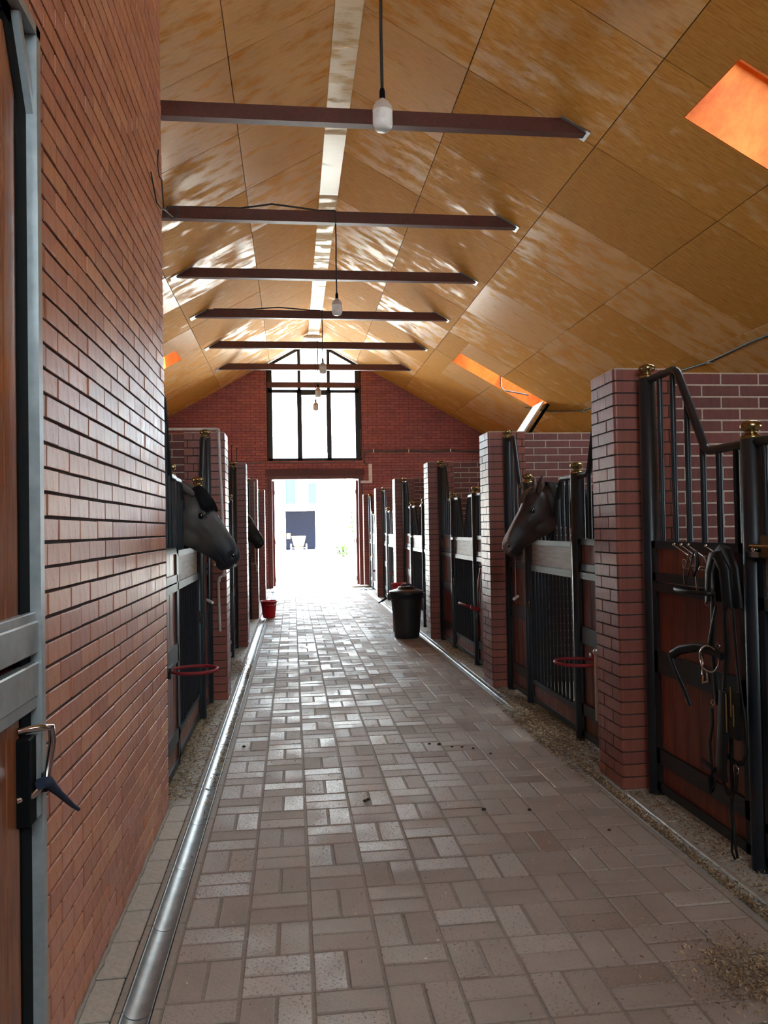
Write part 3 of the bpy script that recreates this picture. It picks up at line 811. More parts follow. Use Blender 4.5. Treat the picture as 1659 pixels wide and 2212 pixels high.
def fixed_panel(x, yt, ys, label, side, wornf=False):
    """x plane; yt = y of tall post, ys = y of short post"""
    root = thing('stall_screen', (x, 0, 0), label, 'panel')
    sg = 1 if ys > yt else -1; a, b = yt+sg*.05, ys-sg*.05; lo, hi = min(a, b), max(a, b); L = abs(ys-yt)
    pts = [(yt+sg*.03, 2.46), (yt+sg*.34*L, 2.46), (yt+sg*.62*L, 1.97), (ys-sg*.03, 1.97)]
    build(MB().tube(arc_rail(pts), .0225, 8), 'top_rail', 'steel', root)
    n = max(3, round((L-.1)/.155))
    for i in range(n):
        y = a+sg*(i+.7)*(abs(b-a)/(n+.2)); z1 = rail_z(pts, y)
        build(MB().tube([(0, y, 1.48), (0, y, z1)], .0165, 8), 'bar', 'steel', root)
    f = MB()
    for z0, z1 in ((1.455, 1.50), (1.265, 1.315), (.73, .79), (.79, .855), (.20, .29), (.04, .09)): f.box(-.022, .022, lo, hi, z0, z1)
    f.box(-.030, .022, lo+.03, hi-.03, 1.205, 1.255)
    f.box(-.022, .022, lo, lo+.045, .04, 1.5); f.box(-.022, .022, hi-.045, hi, .04, 1.5)
    build(f, 'frame', 'steel_flat', root)
    build(MB().box(-.008, .012, lo+.04, hi-.04, 1.312, 1.458), 'board', 'plank', root)
    build(MB().box(-.008, .012, lo+.04, hi-.04, .088, .202), 'board', 'plank', root)
    w = .136; m = max(2, int(round((hi-lo-.09)/w))); w = (hi-lo-.09)/m
    for z0, z1 in ((.853, 1.207), (.288, .732)):
        me = MB().cbox(-.008, .010, -w/2+.0015, w/2-.0015, z0, z1, .003).mesh('plank', 'plank')
        for i in range(m): link('plank', me, root, (random.uniform(-.0015, .0015), lo+.045+w*(i+.5), 0))
    return root
def gate(x, y0, y1, label, side, full=True):
    root = thing('stall_gate', (x, 0, 0), label, 'gate')
    a, b = y0+.06, y1-.06; m = (a+b)/2
    rp = [(a-.03, 1.97), (a+.28, 1.97), (m-.02, 1.50), (m, 1.475), (m+.02, 1.50), (b-.28, 1.97), (b+.03, 1.97)]
    build(MB().tube(arc_rail(rp), .0225, 8), 'dipping_rail', 'steel', root)
    n = 5
    for i in range(n):
        for y in (a+.04+i*.105, b-.04-i*.105):
            z1 = rail_z(rp, y)
            if z1 > 1.56: build(MB().tube([(0, y, 1.47), (0, y, z1)], .0145, 8), 'bar', 'steel', root)
    f = MB()
    f.box(-.022, .022, a, b, 1.435, 1.475); f.box(-.022, .022, a, b, 1.20, 1.255)
    build(f, 'worn_frame', 'steel_grey', root)
    f = MB()
    for z0, z1 in ((.195, .235), (.04, .085)): f.box(-.022, .022, a, b, z0, z1)
    f.box(-.022, .022, a, a+.04, .04, 1.475); f.box(-.022, .022, b-.04, b, .04, 1.475)
    fo = build(f, 'frame', 'steel_flat', root)
    build(MB().box(-.010, .012, a+.035, b-.035, 1.253, 1.437), 'top_board', 'worn', root)
    build(MB().box(-.010, .012, a+.035, b-.035, .083, .197), 'kick_board', 'plank', root)
    bm = MB().tube([(0, 0, .23), (0, 0, 1.205)], .014, 8).mesh('bar', 'steel')
    k = 12
    for i in range(k): link('bar', bm, root, (0, a+.06+(b-a-.12)*i/(k-1), 0))
    lt = build(MB().box(-.05, -.02, b-.05, b+.05, 1.44, 1.465).ball((-.045, b-.01, 1.475), .014), 'latch', 'chrome', fo)
    if y0 > 4: build(MB().tube([(-.035, b-.02, .84), (-.035, b-.02, .93)], .009, 8), 'bolt', 'brass', fo)
    build(MB().tube([(0, a-.005, .25), (0, a-.005, .42)], .018, 8), 'hinge', 'steel', fo)
    return root
def stall(x, ylo, yhi, side, name, half=.62):
    """one stall front between pillar faces ylo..yhi"""
    m = (ylo+yhi)/2; A, B = m-half, m+half; ta, tb = ylo+.09, yhi-.09
    post(x, ta, 2.47, 'tall black post, near side of %s' % name)
    post(x, A, 1.985, 'short black post by the near gate edge of %s' % name)
    post(x, B, 1.985, 'short black post by the far gate edge of %s' % name)
    post(x, tb, 2.47, 'tall black post, far side of %s' % name)
    fixed_panel(x, ta, A, 'wood-filled black panel, near side of %s' % name, side)
    gate(x, A, B, 'black barred gate closing %s' % name, side)
    fixed_panel(x, tb, B, 'wood-filled black panel, far side of %s' % name, side)
# bay nearest the camera on the right
post(XPR, 4.455, 2.47, 'tall black post with brass knob beside the nearest right brick pillar')
post(XPR, 3.405, 1.985, 'thick black post with brass knob at the right edge of the photo')
fixed_panel(XPR, 4.455, 3.405, 'large dark panel of red-brown planks where the black bridle hangs', 1)
g0 = gate(XPR, 2.16, 3.405, 'black barred gate cut off by the right edge of the photo', 1)
post(XPR, 2.16, 1.985, 'short black post outside the right edge, holding the nearest gate')
fixed_panel(XPR, 1.11, 2.16, 'wood-filled black panel beside the camera, outside the right edge', 1)
post(XPR, 1.11, 2.47, 'tall black post beside the camera, outside the right edge')
nmR = ['the bay horse stall on the right', 'the second right stall behind the bin', 'the third right stall', 'the fourth right stall', 'the fifth right stall']
for i in range(5):
    stall(XPR, PR[i]+PW, PR[i+1], 1, nmR[i], .61 if i == 0 else .625)
nmL = ['the grey horse stall on the left', 'the second left stall', 'the dark horse stall on the left', 'the fourth left stall', 'the fifth left stall']
# first left stall starts at the wall corner
post(XPL, 4.80, 2.47, 'tall black post hidden behind the corner of the left wall')
post(XPL-.04, 5.50, 1.985, 'short black post with brass knob right behind the left wall corner')
post(XPL, 6.84, 1.985, 'short black post with brass knob just behind the grey horse head')
post(XPL, 7.46, 2.47, 'tall black post with brass knob against the nearest left pillar')
fixed_panel(XPL, 4.80, 5.50, 'wood-filled black panel hidden behind the left wall corner', -1)
gate(XPL-.015, 5.50, 6.84, 'black barred gate below the grey horse, with worn pale top board', -1)
fixed_panel(XPL, 7.46, 6.84, 'narrow wood-filled black panel between the grey horse gate and pillar', -1)
for i in range(4):
    yh = PL[i+1] if i < 3 else YE-.02
    stall(XPL, PL[i]+PW, yh, -1, nmL[i+1], .625)
# flip the latches of the left row towards the aisle
for o in list(COL.objects):
    if o.parent and o.parent.parent and o.parent.parent.name.startswith('stall_gate') and o.parent.parent.location.x < 0 and o.name.split('.')[0] in ('latch', 'bolt'):
        o.scale = (-1, 1, 1)
# brass lock on the edge gate
lk = build(MB().box(-.035, -.022, 3.10, 3.30, 1.44, 1.54).tube([(-.045, 3.06, 1.49), (-.045, 3.36, 1.49)], .011, 8), 'lock_plate', 'brass', g0)

# ------------------------------------------------------------------ LEFT DOOR (beside the camera)
d2 = tag(empty('door_2', (XW, 2.335, 0)), kind='structure')
x = .02
def dbox(x0, x1, y0, y1, z0, z1): return MB().box(x0, x1, y0, y1, z0, z1)
W0 = -1.36
build(MB().box(-.06, .03, -.035, 0, 0, 3.06).box(-.06, .03, W0, W0+.035, 0, 3.06).box(-.06, .03, W0, 0, 3.03, 3.06), 'door_frame', 'galv_door', d2)
st2 = MB().box(-.05, .0, -.115, -.035, .02, 2.80).add([(-.05, -.115, 2.80), (0, -.115, 2.80), (0, -.035, 2.80), (-.05, -.035, 2.80), (-.05, -.235, 3.02), (0, -.235, 3.02), (0, -.155, 3.02), (-.05, -.155, 3.02)],
     [(0, 4, 5, 1), (1, 5, 6, 2), (2, 6, 7, 3), (3, 7, 4, 0), (4, 7, 6, 5)])
st2.box(-.05, 0, W0+.04, -.15, 2.98, 3.03)
build(st2, 'black_stile', 'black_rubber', d2)
ga = MB()
ga.add([(0, -.035, 2.80), (.02, -.035, 2.80), (.02, -.155, 3.02), (0, -.155, 3.02), (0, -.012, 2.80), (.02, -.012, 2.80), (.02, -.132, 3.03), (0, -.132, 3.03)], [(0, 1, 2, 3), (7, 6, 5, 4), (0, 4, 5, 1), (1, 5, 6, 2), (2, 6, 7, 3), (3, 7, 4, 0)])
build(ga, 'corner_trim', 'galv_door', d2)
for nm, z0, z1 in (('upper_leaf', 1.265, 2.98), ('lower_leaf', .03, 1.245)):
    lf = link(nm, MB().box(-.045, -.02, W0+.05, -.115, z0, z1).mesh(nm, 'plank'), d2)
    n = 12; wd = (-.115-(W0+.05))/n
    me = MB().cbox(-.02, -.004, -wd/2+.002, wd/2-.002, z0+.02, z1-.02, .003).mesh('plank', 'door_plank')
    for i in range(n): link('plank', me, lf, (0, W0+.05+wd*(i+.5), 0))
rr = MB()
rr.cbox(-.01, .022, W0+.04, -.03, 1.27, 1.36, .004).cbox(-.01, .016, W0+.04, -.03, 1.355, 1.385, .003)
build(rr, 'upper_rail', 'galv_door', d2)
rr = MB(); rr.cbox(-.01, .022, W0+.04, -.012, 1.15, 1.245, .004).cbox(-.01, .016, W0+.04, -.03, 1.115, 1.15, .003)
build(rr, 'lower_rail', 'galv_door', d2)
build(MB().tube(arc_rail([(0, 0), (.0, 0)]) if 0 else [(-.004, -.13, 1.075), (.04, -.11, 1.078), (.066, -.075, 1.07), (.068, -.07, 1.03), (.058, -.09, .93), (.03, -.12, .90), (-.004, -.145, .895)], .010, 10), 'handle', 'chrome', d2)
build(MB().cbox(-.01, .03, -.145, -.085, .82, 1.055, .004), 'lock_box', 'black_rubber', d2)
build(MB().box(-.01, .034, -.085, -.06, .83, 1.055), 'lock_face', 'galv_door', d2)
build(MB().cbox(.0, .05, -.055, -.015, .885, .935, .004), 'strike_plate', 'steel_flat', d2)
sb = MB().tube([(.05, -.12, .93), (.06, -.09, .925), (.065, -.06, .90), (.07, -.02, .87), (.075, .03, .835), (.08, .08, .80), (.085, .12, .775)], [.016, .017, .014, .010, .009, .007, .006], 8)
tag(build(sb, 'blue_rag', 'blue', None, (XW, 2.335, 0)), 'dark blue rag tied to the handle of the left door', 'rag')
# wall behind the door region
build(MB().box(XW-.3, XW-.06, .9, LW0+.02, -.1, 3.1), 'door_backing', 'mortar_dark', wl)

# ------------------------------------------------------------------ PIPES
pl = thing('water_pipe', (-.66, 7.555, 0), 'white plastic water pipe running down the nearest left pillar', 'pipe')
def el(pts, r=.013): return MB().tube([(x+.66, y-7.555, z) for x, y, z in pts], r, 10)
build(el([(-1.5, 7.54, 2.575), (-.69, 7.54, 2.575), (-.682, 7.54, 2.56), (-.672, 7.54, 2.2), (-.655, 7.54, 1.77), (-.645, 7.54, 1.3), (-.648, 7.54, 1.19), (-.69, 7.50, 1.165), (-.70, 7.50, 1.12), (-.69, 7.51, .66)]), 'pipe', 'pvc', pl)
build(el([(-.74, 7.50, 1.285), (-.648, 7.535, 1.285)], .009), 'tap_lever', 'pvc', pl)
for z, xx in ((2.56, -.685), (1.19, -.648), (1.14, -.698)): build(MB().ball((xx+.66, -.03, z), .021), 'elbow', 'pvc', pl)
build(MB().box(-.03, .03, -.012, .02, 1.60, 1.625), 'clip', 'pvc', pl)
p2 = thing('water_pipe', (-.68, 14.45, 0), 'thin white pipe running down the third left pillar', 'pipe')
build(MB().tube([(0, 0, 2.5), (0, 0, 1.0), (.03, 0, .95), (.03, 0, .85)], .013, 8), 'pipe', 'pvc', p2)
build(MB().tube([(-.09, -.02, .99), (.0, -.02, 1.0)], .01, 8), 'tap_lever', 'pvc', p2)
pr = thing('drain_pipe', (2.0, 5.02, .3), 'short pale pink plastic pipe end hanging beside the nearest right pillar', 'pipe')
build(MB().tube([(0, .0, 0), (0, 0, .44), (0, -.005, .455), (0, -.03, .462), (0, -.12, .462)], .0175, 10), 'pipe', 'pvc', pr)
build(MB().ball((0, 0, .45), .026), 'elbow', 'pvc', pr)
build(MB().tube([(0, -.02, .60), (0, -.12, .60)], .012, 8), 'bracket', 'pvc', pr)

# ------------------------------------------------------------------ RED HOOPS, HALTERS, CORDS
def hoop(x, y, z, side, R, label):
    h = thing('bucket_hoop', (x, y, z), label, 'bucket holder')
    pts = [(-side*(.02+R+R*math.cos(a)), .98*R*math.sin(a), 0) for a in [PI*(-.92)+i*PI*1.84/24 for i in range(25)]]
    build(MB().tube(pts, .011, 8), 'ring', 'red_dark', h)
    build(MB().box(-.03, .03, -.08, .08, -.04, .03), 'bracket', 'red_dark' if side > 0 else 'steel', h)
hoop(2.10, 5.20, .66, 1, .15, 'red steel bucket hoop on the panel beside the nearest right pillar')
hoop(-.80, 5.12, .72, -1, .145, 'red steel bucket hoop sticking out at the left wall corner')
def strap(pts, r, k=.3, ref=(0, 1, 0), n=6): return MB().tube(pts, r, n, False, (1, k, ref))
def halter(x, y, z, side, label, sc=1.0):
    h = thing('halter', (x, y, z), label, 'halter'); s = -side
    build(strap([(0, 0, 0), (s*.03, -.02, -.12), (s*.02, -.04, -.3), (s*.03, -.03, -.46)], .013*sc, .4), 'cheek_strap', 'red_dark', h)
    build(strap([(0, .02, 0), (s*.02, .05, -.15), (s*.03, .05, -.3), (s*.03, .01, -.46)], .013*sc, .4), 'cheek_strap', 'red_dark', h)
    build(strap([(s*.02, .05, -.45), (s*.10, .10, -.44), (s*.12, 0, -.44), (s*.02, -.04, -.46)], .014*sc, .4, (0, 0, 1)), 'noseband', 'red_dark', h)
    build(MB().torus((s*.04, 0, -.48), .022, .005, (0, 1, 0), 14, 6).torus((s*.05, .01, -.54), .02, .005, (1, 0, 0), 14, 6), 'ring', 'chrome', h)
    build(strap([(s*.05, 0, -.56), (s*.04, .02, -.66), (s*.05, .0, -.78), (s*.03, -.03, -.74), (s*.03, -.02, -.60)], .011*sc, .5), 'lead_rope', 'red_dark', h)
    build(MB().tube([(-s*.03, 0, .02), (s*.02, 0, .02), (s*.03, 0, .04)], .006, 6), 'hook', 'steel', h)
halter(2.095, 5.03, 1.16, 1, 'red halter hanging behind the pale pipe at the nearest right pillar')
halter(2.095, 8.60, 1.13, 1, 'red halter hanging on the panel beyond the second right pillar', 1.2)
halter(2.095, 15.9, 1.12, 1, 'red halter hanging far down the right row near the fourth pillar', 1.2)
halter(2.095, 19.2, 1.0, 1, 'tangled red halter hanging beside the fifth right pillar', 1.5)
bh = thing('bridle_bracket', (2.10, 9.3, .66), 'red bracket bar sticking out beside the second right stall gate', 'bracket')
build(MB().tube([(0, -.2, 0), (-.05, -.2, 0), (-.06, .22, 0), (-.05, .26, -.01)], .018, 8), 'bar', 'red_dark', bh)
def cord(x, y, zt, zb, s, label):
    c = thing('pull_cord', (x, y, zt), label, 'cord')
    build(MB().tube([(0, 0, 0), (0, 0, zb-zt)], .0025, 6), 'string', 'white', c)
    build(MB().tube([(-s*.03, -.035, zb-zt-.012), (s*.03, .035, zb-zt+.008)], .014, 10), 'toggle', 'white', c)
cord(2.08, 7.17, 1.31, .93, 1, 'white toggle on a string hanging below the bay horse')
cord(-.755, 7.25, 1.38, .97, -1, 'white toggle on a string hanging below the grey horse')

# ------------------------------------------------------------------ HOOK RACK AND BRIDLE on the near panel
XB = 2.075
hk = thing('hook_rack', (2.10, 3.77, 1.40), 'small chrome double hook rack on the dark plank panel', 'hook rack')
build(MB().tube([(-.012, -.21, .03), (-.012, .14, .03)], .004, 6).tube([(-.012, -.21, -.025), (-.012, .14, -.025)], .004, 6), 'rail', 'chrome', hk)
for y in (.12, .045, -.03, -.20):
    build(MB().tube([(-.012, y, -.025), (-.02, y, .0), (-.035, y, .03), (-.06, y+.02, .055), (-.09, y+.045, .085)], .0035, 6).ball((-.09, y+.045, .088), .009), 'hook', 'chrome', hk)
    build(MB().tube([(-.012, y, -.025), (-.03, y, -.04), (-.05, y+.02, -.035)], .003, 6).ball((-.052, y+.022, -.034), .007), 'lower_hook', 'chrome', hk)
b = thing('bridle', (XB, 3.55, 1.45), 'black leather bridle with metal rings and reins hanging on the rack', 'bridle')
L = lambda q: [(x-XB, y-3.55, z-1.45) for x, y, z in q]
def S(name, q, r=.011, k=.35, mat='leather', ref=(0, 1, 0)): return build(strap(L(q), r*1.4, k, ref), name, mat, b)
S('crownpiece', [(2.05, 3.60, 1.22), (2.04, 3.60, 1.36), (2.04, 3.575, 1.43), (2.04, 3.53, 1.46), (2.04, 3.47, 1.45), (2.04, 3.43, 1.38), (2.05, 3.42, 1.2)], .03, .3)
S('crownpiece', [(2.0, 3.59, 1.22), (2.0, 3.585, 1.36), (2.0, 3.55, 1.44), (2.0, 3.50, 1.45), (2.01, 3.455, 1.38), (2.02, 3.45, 1.2)], .02, .3)
br = [(2.0-.12*math.sin(a), 3.71-.16*math.cos(a), 1.262+.01*math.cos(a)) for a in [i*2*PI/20 for i in range(20)]]
br = [(1.985+.055*math.sin(a), 3.70+.165*math.cos(a), 1.262) for a in [i*2*PI/22 for i in range(22)]]
build(MB().tube(L(br), .012, 8, True, (.9, .5, (0, 0, 1))), 'browband', 'leather', b)
S('cheek_strap', [(2.02, 3.585, 1.25), (2.02, 3.59, 1.1), (2.02, 3.60, .99), (2.02, 3.59, .9), (2.03, 3.59, .72)], .014)
S('cheek_strap', [(2.03, 3.50, 1.25), (2.03, 3.49, 1.0), (2.03, 3.52, .8), (2.03, 3.53, .6)], .017)
S('cheek_strap', [(2.01, 3.54, 1.2), (2.01, 3.60, 1.05), (2.01, 3.62, .98)], .009)
S('noseband', [(2.0, 3.48, .97), (2.0, 3.56, .985), (1.98, 3.68, .985), (1.96, 3.80, .955), (1.95, 3.88, .915)], .017, .5, 'leather', (0, 0, 1))
S('noseband_strap', [(1.95, 3.89, .91), (1.96, 3.86, .84), (1.98, 3.80, .74), (1.99, 3.77, .675)], .015, .4)
build(MB().torus(L([(1.985, 3.57, .945)])[0], .062, .0045, (-1, -.25, 0), 28, 8).torus(L([(2.0, 3.66, .90)])[0], .055, .0045, (-1, .5, 0), 28, 8), 'bit_ring', 'chrome', b)
build(MB().tube(L([(1.99, 3.635, .86), (1.98, 3.62, .82), (1.99, 3.59, .835), (1.98, 3.58, .88)]), .008, 8), 'bit', 'chrome', b)
S('padded_strap', [(2.02, 3.50, .80), (2.01, 3.50, .70), (2.01, 3.51, .58), (2.01, 3.53, .45), (2.02, 3.54, .38)], .035, .3)
S('strap', [(2.02, 3.62, .70), (2.02, 3.62, .62), (2.02, 3.65, .52), (2.02, 3.64, .43), (2.01, 3.62, .41)], .012)
S('strap_loop', [(2.0, 3.69, .425), (2.0, 3.60, .41), (2.0, 3.575, .36), (2.0, 3.60, .30), (2.0, 3.61, .36), (2.0, 3.57, .42)], .012)
S('rein', [(2.03, 3.43, 1.2), (2.03, 3.40, .9), (2.03, 3.36, .7), (2.03, 3.345, .56), (2.03, 3.38, .50), (2.03, 3.43, .48), (2.03, 3.53, .50)], .010)
S('rein', [(2.03, 3.47, .78), (2.03, 3.47, .6), (2.03, 3.475, .45), (2.03, 3.475, .34), (2.03, 3.49, .27), (2.03, 3.48, .2), (2.03, 3.475, .16)], .009, .6)
S('rein', [(2.02, 3.55, .39), (2.02, 3.50, .32), (2.02, 3.46, .32), (2.02, 3.425, .37), (2.02, 3.42, .46)], .007, .7)
S('rein_end', [(2.03, 3.475, .2), (2.02, 3.47, .14), (2.02, 3.475, .06), (2.02, 3.45, .035), (2.02, 3.43, .05), (2.02, 3.45, .12), (2.03, 3.47, .19)], .005, .8)
for q, nm in (((2.012, 3.592, .73), 'buckle'), ((1.985, 3.79, .70), 'buckle'), ((2.01, 3.53, 1.01), 'buckle'), ((2.0, 3.60, 1.21), 'buckle')):
    build(MB().torus(L([q])[0], .015, .003, (-1, -.3, 0), 4, 6), nm, 'chrome', b)
build(MB().torus(L([(2.02, 3.42, .46)])[0], .02, .003, (-1, 0, 0), 16, 6), 'ring', 'chrome', b)
ky = thing('leather_noseband', (2.03, 3.43, .82), 'dark pouch of brass buckles hanging right of the bridle', 'strap')
build(MB().box(-.02, .0, -.05, .05, -.22, .0), 'pad', 'leather', ky)
for i, (yy, z0, z1) in enumerate(((.03, -.2, -.02), (-.01, -.12, .02), (-.03, -.16, -.06))): build(MB().box(-.028, -.02, yy-.006, yy+.006, z0, z1), 'buckle', 'brass', ky)
b2 = thing('short_strap', (2.04, 3.83, 1.43), 'thin brown leather strap looped over the middle hooks', 'strap')
build(strap([(0, .0, .02), (-.01, .03, -.06), (-.01, .02, -.12), (-.01, -.01, -.08), (0, -.03, .01)], .007, .5), 'loop', 'brown_leather', b2)
build(strap([(-.01, -.06, .03), (-.02, -.04, -.05), (-.02, -.075, -.1), (-.01, -.10, -.04), (0, -.07, .03)], .008, .5), 'loop', 'leather', b2)
build(strap([(0, -.065, .03), (-.01, -.075, -.08), (-.01, -.09, -.19)], .011, .4), 'tail', 'brown_leather', b2)
b3 = thing('key_ring', (2.04, 3.89, 1.37), 'small metal ring with keys on the leftmost hook', 'keys')
build(MB().torus((0, 0, .02), .022, .003, (-1, 0, 0), 16, 6), 'ring', 'chrome', b3)
build(MB().tube([(0, 0, 0), (0, .01, -.05), (0, .005, -.09)], .005, 6), 'key', 'chrome', b3)

# ------------------------------------------------------------------ BIN, BUCKET
bn = thing('rubbish_bin', (1.645, 11.35, 0), 'dark brown plastic rubbish bin with lid standing by the third right pillar', 'bin')
build(MB().lathe([(.001, 0), (.17, 0), (.182, .012), (.188, .1), (.225, .56), (.228, .62), (.245, .625), (.248, .655), (.236, .66), (.001, .655)], n=32), 'tub', 'bin', bn)
lid_ = build(MB().lathe([(.25, .655), (.255, .672), (.24, .685), (.18, .705), (.13, .715), (.12, .74), (.06, .748), (.001, .75)], n=32), 'lid', 'bin', bn)
build(MB().tube([(-.08, 0, .742), (-.06, 0, .775), (.06, 0, .775), (.08, 0, .742)], .014, 8), 'lid_handle', 'bin', lid_)
build(MB().cbox(-.285, -.22, -.05, .05, .57, .65, .01), 'handle', 'bin', bn); build(MB().cbox(.22, .285, -.05, .05, .57, .65, .01), 'handle', 'bin', bn)
bk = thing('bucket', (-.45, 14.55, 0), 'bright red plastic bucket standing at the left by the far pillars', 'bucket')
build(MB().lathe([(.001, 0), (.105, 0), (.112, .01), (.145, .29), (.155, .292), (.156, .305), (.148, .31), (.14, .30), (.108, .02), (.001, .018)], n=28), 'pail', 'red', bk)
build(MB().tube([(-.15, 0, .29), (-.10, -.12, .27), (.0, -.17, .245), (.10, -.13, .225), (.15, 0, .29)], .005, 6), 'handle', 'chrome', bk)
rb = thing('bucket', (1.42, 12.2, .0), 'red bucket standing behind the dark bin, only its rim showing', 'bucket')
build(MB().lathe([(.001, 0), (.10, 0), (.11, .73), (.118, .74), (.114, .75), (.10, .73), (.09, .02), (.001, .02)], n=24), 'pail', 'red', rb); rb.location = (1.630, 12.05, 0)
ct = thing('hand_cart', (1.37, 11.60, .0), 'black metal cart handles poking out left of the bin', 'cart')
build(MB().tube([(-.11, 0, .49), (-.0, 0, .56), (.05, .02, .575), (.2, .0, .60)], .012, 6).tube([(-.06, .06, .50), (.02, .06, .55), (.2, .04, .52)], .010, 6).tube([(.2, 0, .60), (.21, .22, .3), (.2, .46, .05)], .014, 6).torus((.2, .5, .12), .10, .02, (1, 0, 0), 18, 6), 'frame', 'steel', ct)
rag = thing('doorstop_rag', (1.95, 21.4, 0), 'crumpled pinkish rag on the floor at the right door jamb', 'rag')
build(MB().ball((0, 0, .03), .16, 12, 6, (1.3, .7, .22)).ball((-.22, .05, .02), .12, 12, 6, (1.2, .6, .2)), 'cloth', 'pvc', rag)
# wire hooks on top of the second left pillar
wk = MB()
for dx, h in ((-.28, .16), (-.2, .26), (-.13, .22)): wk.tube([(XL+dx, 11.1, HP), (XL+dx, 11.1, HP+h), (XL+dx+.02, 11.1, HP+h-.02)], .006, 6)
wk.tube([(XL-.32, 11.1, HP+.02), (XL-.02, 11.1, HP+.015)], .006, 6)
tag(build(wk, 'wire_hook', 'cable_dark'), 'bare rusty wires sticking up from the second left pillar', 'wire')

# ------------------------------------------------------------------ STRAW, CHIPS, DROPPINGS
def litter(name, n, region, label, size=(.006, .03), cat='straw', zf=.004):
    m = MB()
    for _ in range(n):
        x, y = region(); a = random.uniform(0, 2*PI); l = random.uniform(*size); w = l*random.uniform(.12, .4); z = zf+random.random()*.010
        c, s = math.cos(a), math.sin(a); t = random.uniform(-.004, .006)
        q = [(x-c*l/2-s*w/2, y-s*l/2+c*w/2, z), (x-c*l/2+s*w/2, y-s*l/2-c*w/2, z), (x+c*l/2+s*w/2, y+s*l/2-c*w/2, z+t), (x+c*l/2-s*w/2, y+s*l/2+c*w/2, z+t)]
        m.add(q+[(p[0], p[1], p[2]+.0025) for p in q], [(0, 1, 2, 3), (7, 6, 5, 4), (0, 4, 5, 1), (2, 6, 7, 3)])
    o = build(m, name, 'straw'); return tag(o, label, cat, kind='stuff')
G = random.gauss; U = random.uniform
litter('straw_litter', 9000, lambda: (min(2.5, max(1.86, U(1.9, 2.4))), 6.3+G(0, .55)), 'brown straw and shavings scattered below the bay horse stall')
litter('straw_litter', 3500, lambda: (U(1.78, 2.02), G(5.9, .5)), 'straw bits spilling over the right gutter beside the bay horse')
litter('straw_litter', 6000, lambda: (max(-1.2, min(-.62, G(-.86, .12))), U(4.8, 7.4)), 'pale straw strewn between left gutter and grey horse gate')
litter('straw_litter', 2200, lambda: (max(-1.1, min(-.5, G(-.75, .12))), G(9.3, .35)), 'dark straw heap beside the gutter past the nearest left pillar')
litter('straw_litter', 4500, lambda: (G(1.90, .022), U(2.5, 5.3)), 'chaff filling the right gutter in the foreground', (.004, .018), zf=-.012)
litter('straw_litter', 5500, lambda: (U(1.97, 2.6), U(2.2, 4.5)), 'shavings strewn under the bridle panel in the right foreground', (.004, .022))
litter('straw_litter', 2600, lambda: (G(1.62, .13), G(2.62, .12)), 'patch of brown sawdust on the paving at lower right', (.004, .014))
litter('straw_litter', 2500, lambda: (U(1.95, 2.3), G(9.9, .5)), 'straw under the second right stall gate beyond the bin')
litter('straw_litter', 1200, lambda: (G(-.51, .015), random.choice([G(7.8, .3), G(5.6, .5), G(9.0, .2), G(6.6, .3)])), 'wisps of straw lying in the left gutter', zf=-.012)
litter('straw_litter', 2600, lambda: (U(-.45, 1.82), U(2.4, 9)), 'tiny husks scattered over the brick paving', (.003, .010), zf=.001)
dr = MB()
for x, y in ((1.20, 5.6), (1.13, 5.62), (1.27, 5.55), (1.05, 5.7), (.98, 5.72), (1.36, 5.4), (.42, 4.62), (.40, 4.60), (-.38, 5.9), (1.62, 3.95), (1.05, 4.35), (1.3, 4.3)):
    dr.ball((x, y, .007), U(.007, .013), 8, 5, (1.2, 1, .7))
tag(build(dr, 'dung_crumbs', 'dung'), 'small dark dung crumbs lying on the brick paving', 'dung', kind='stuff')

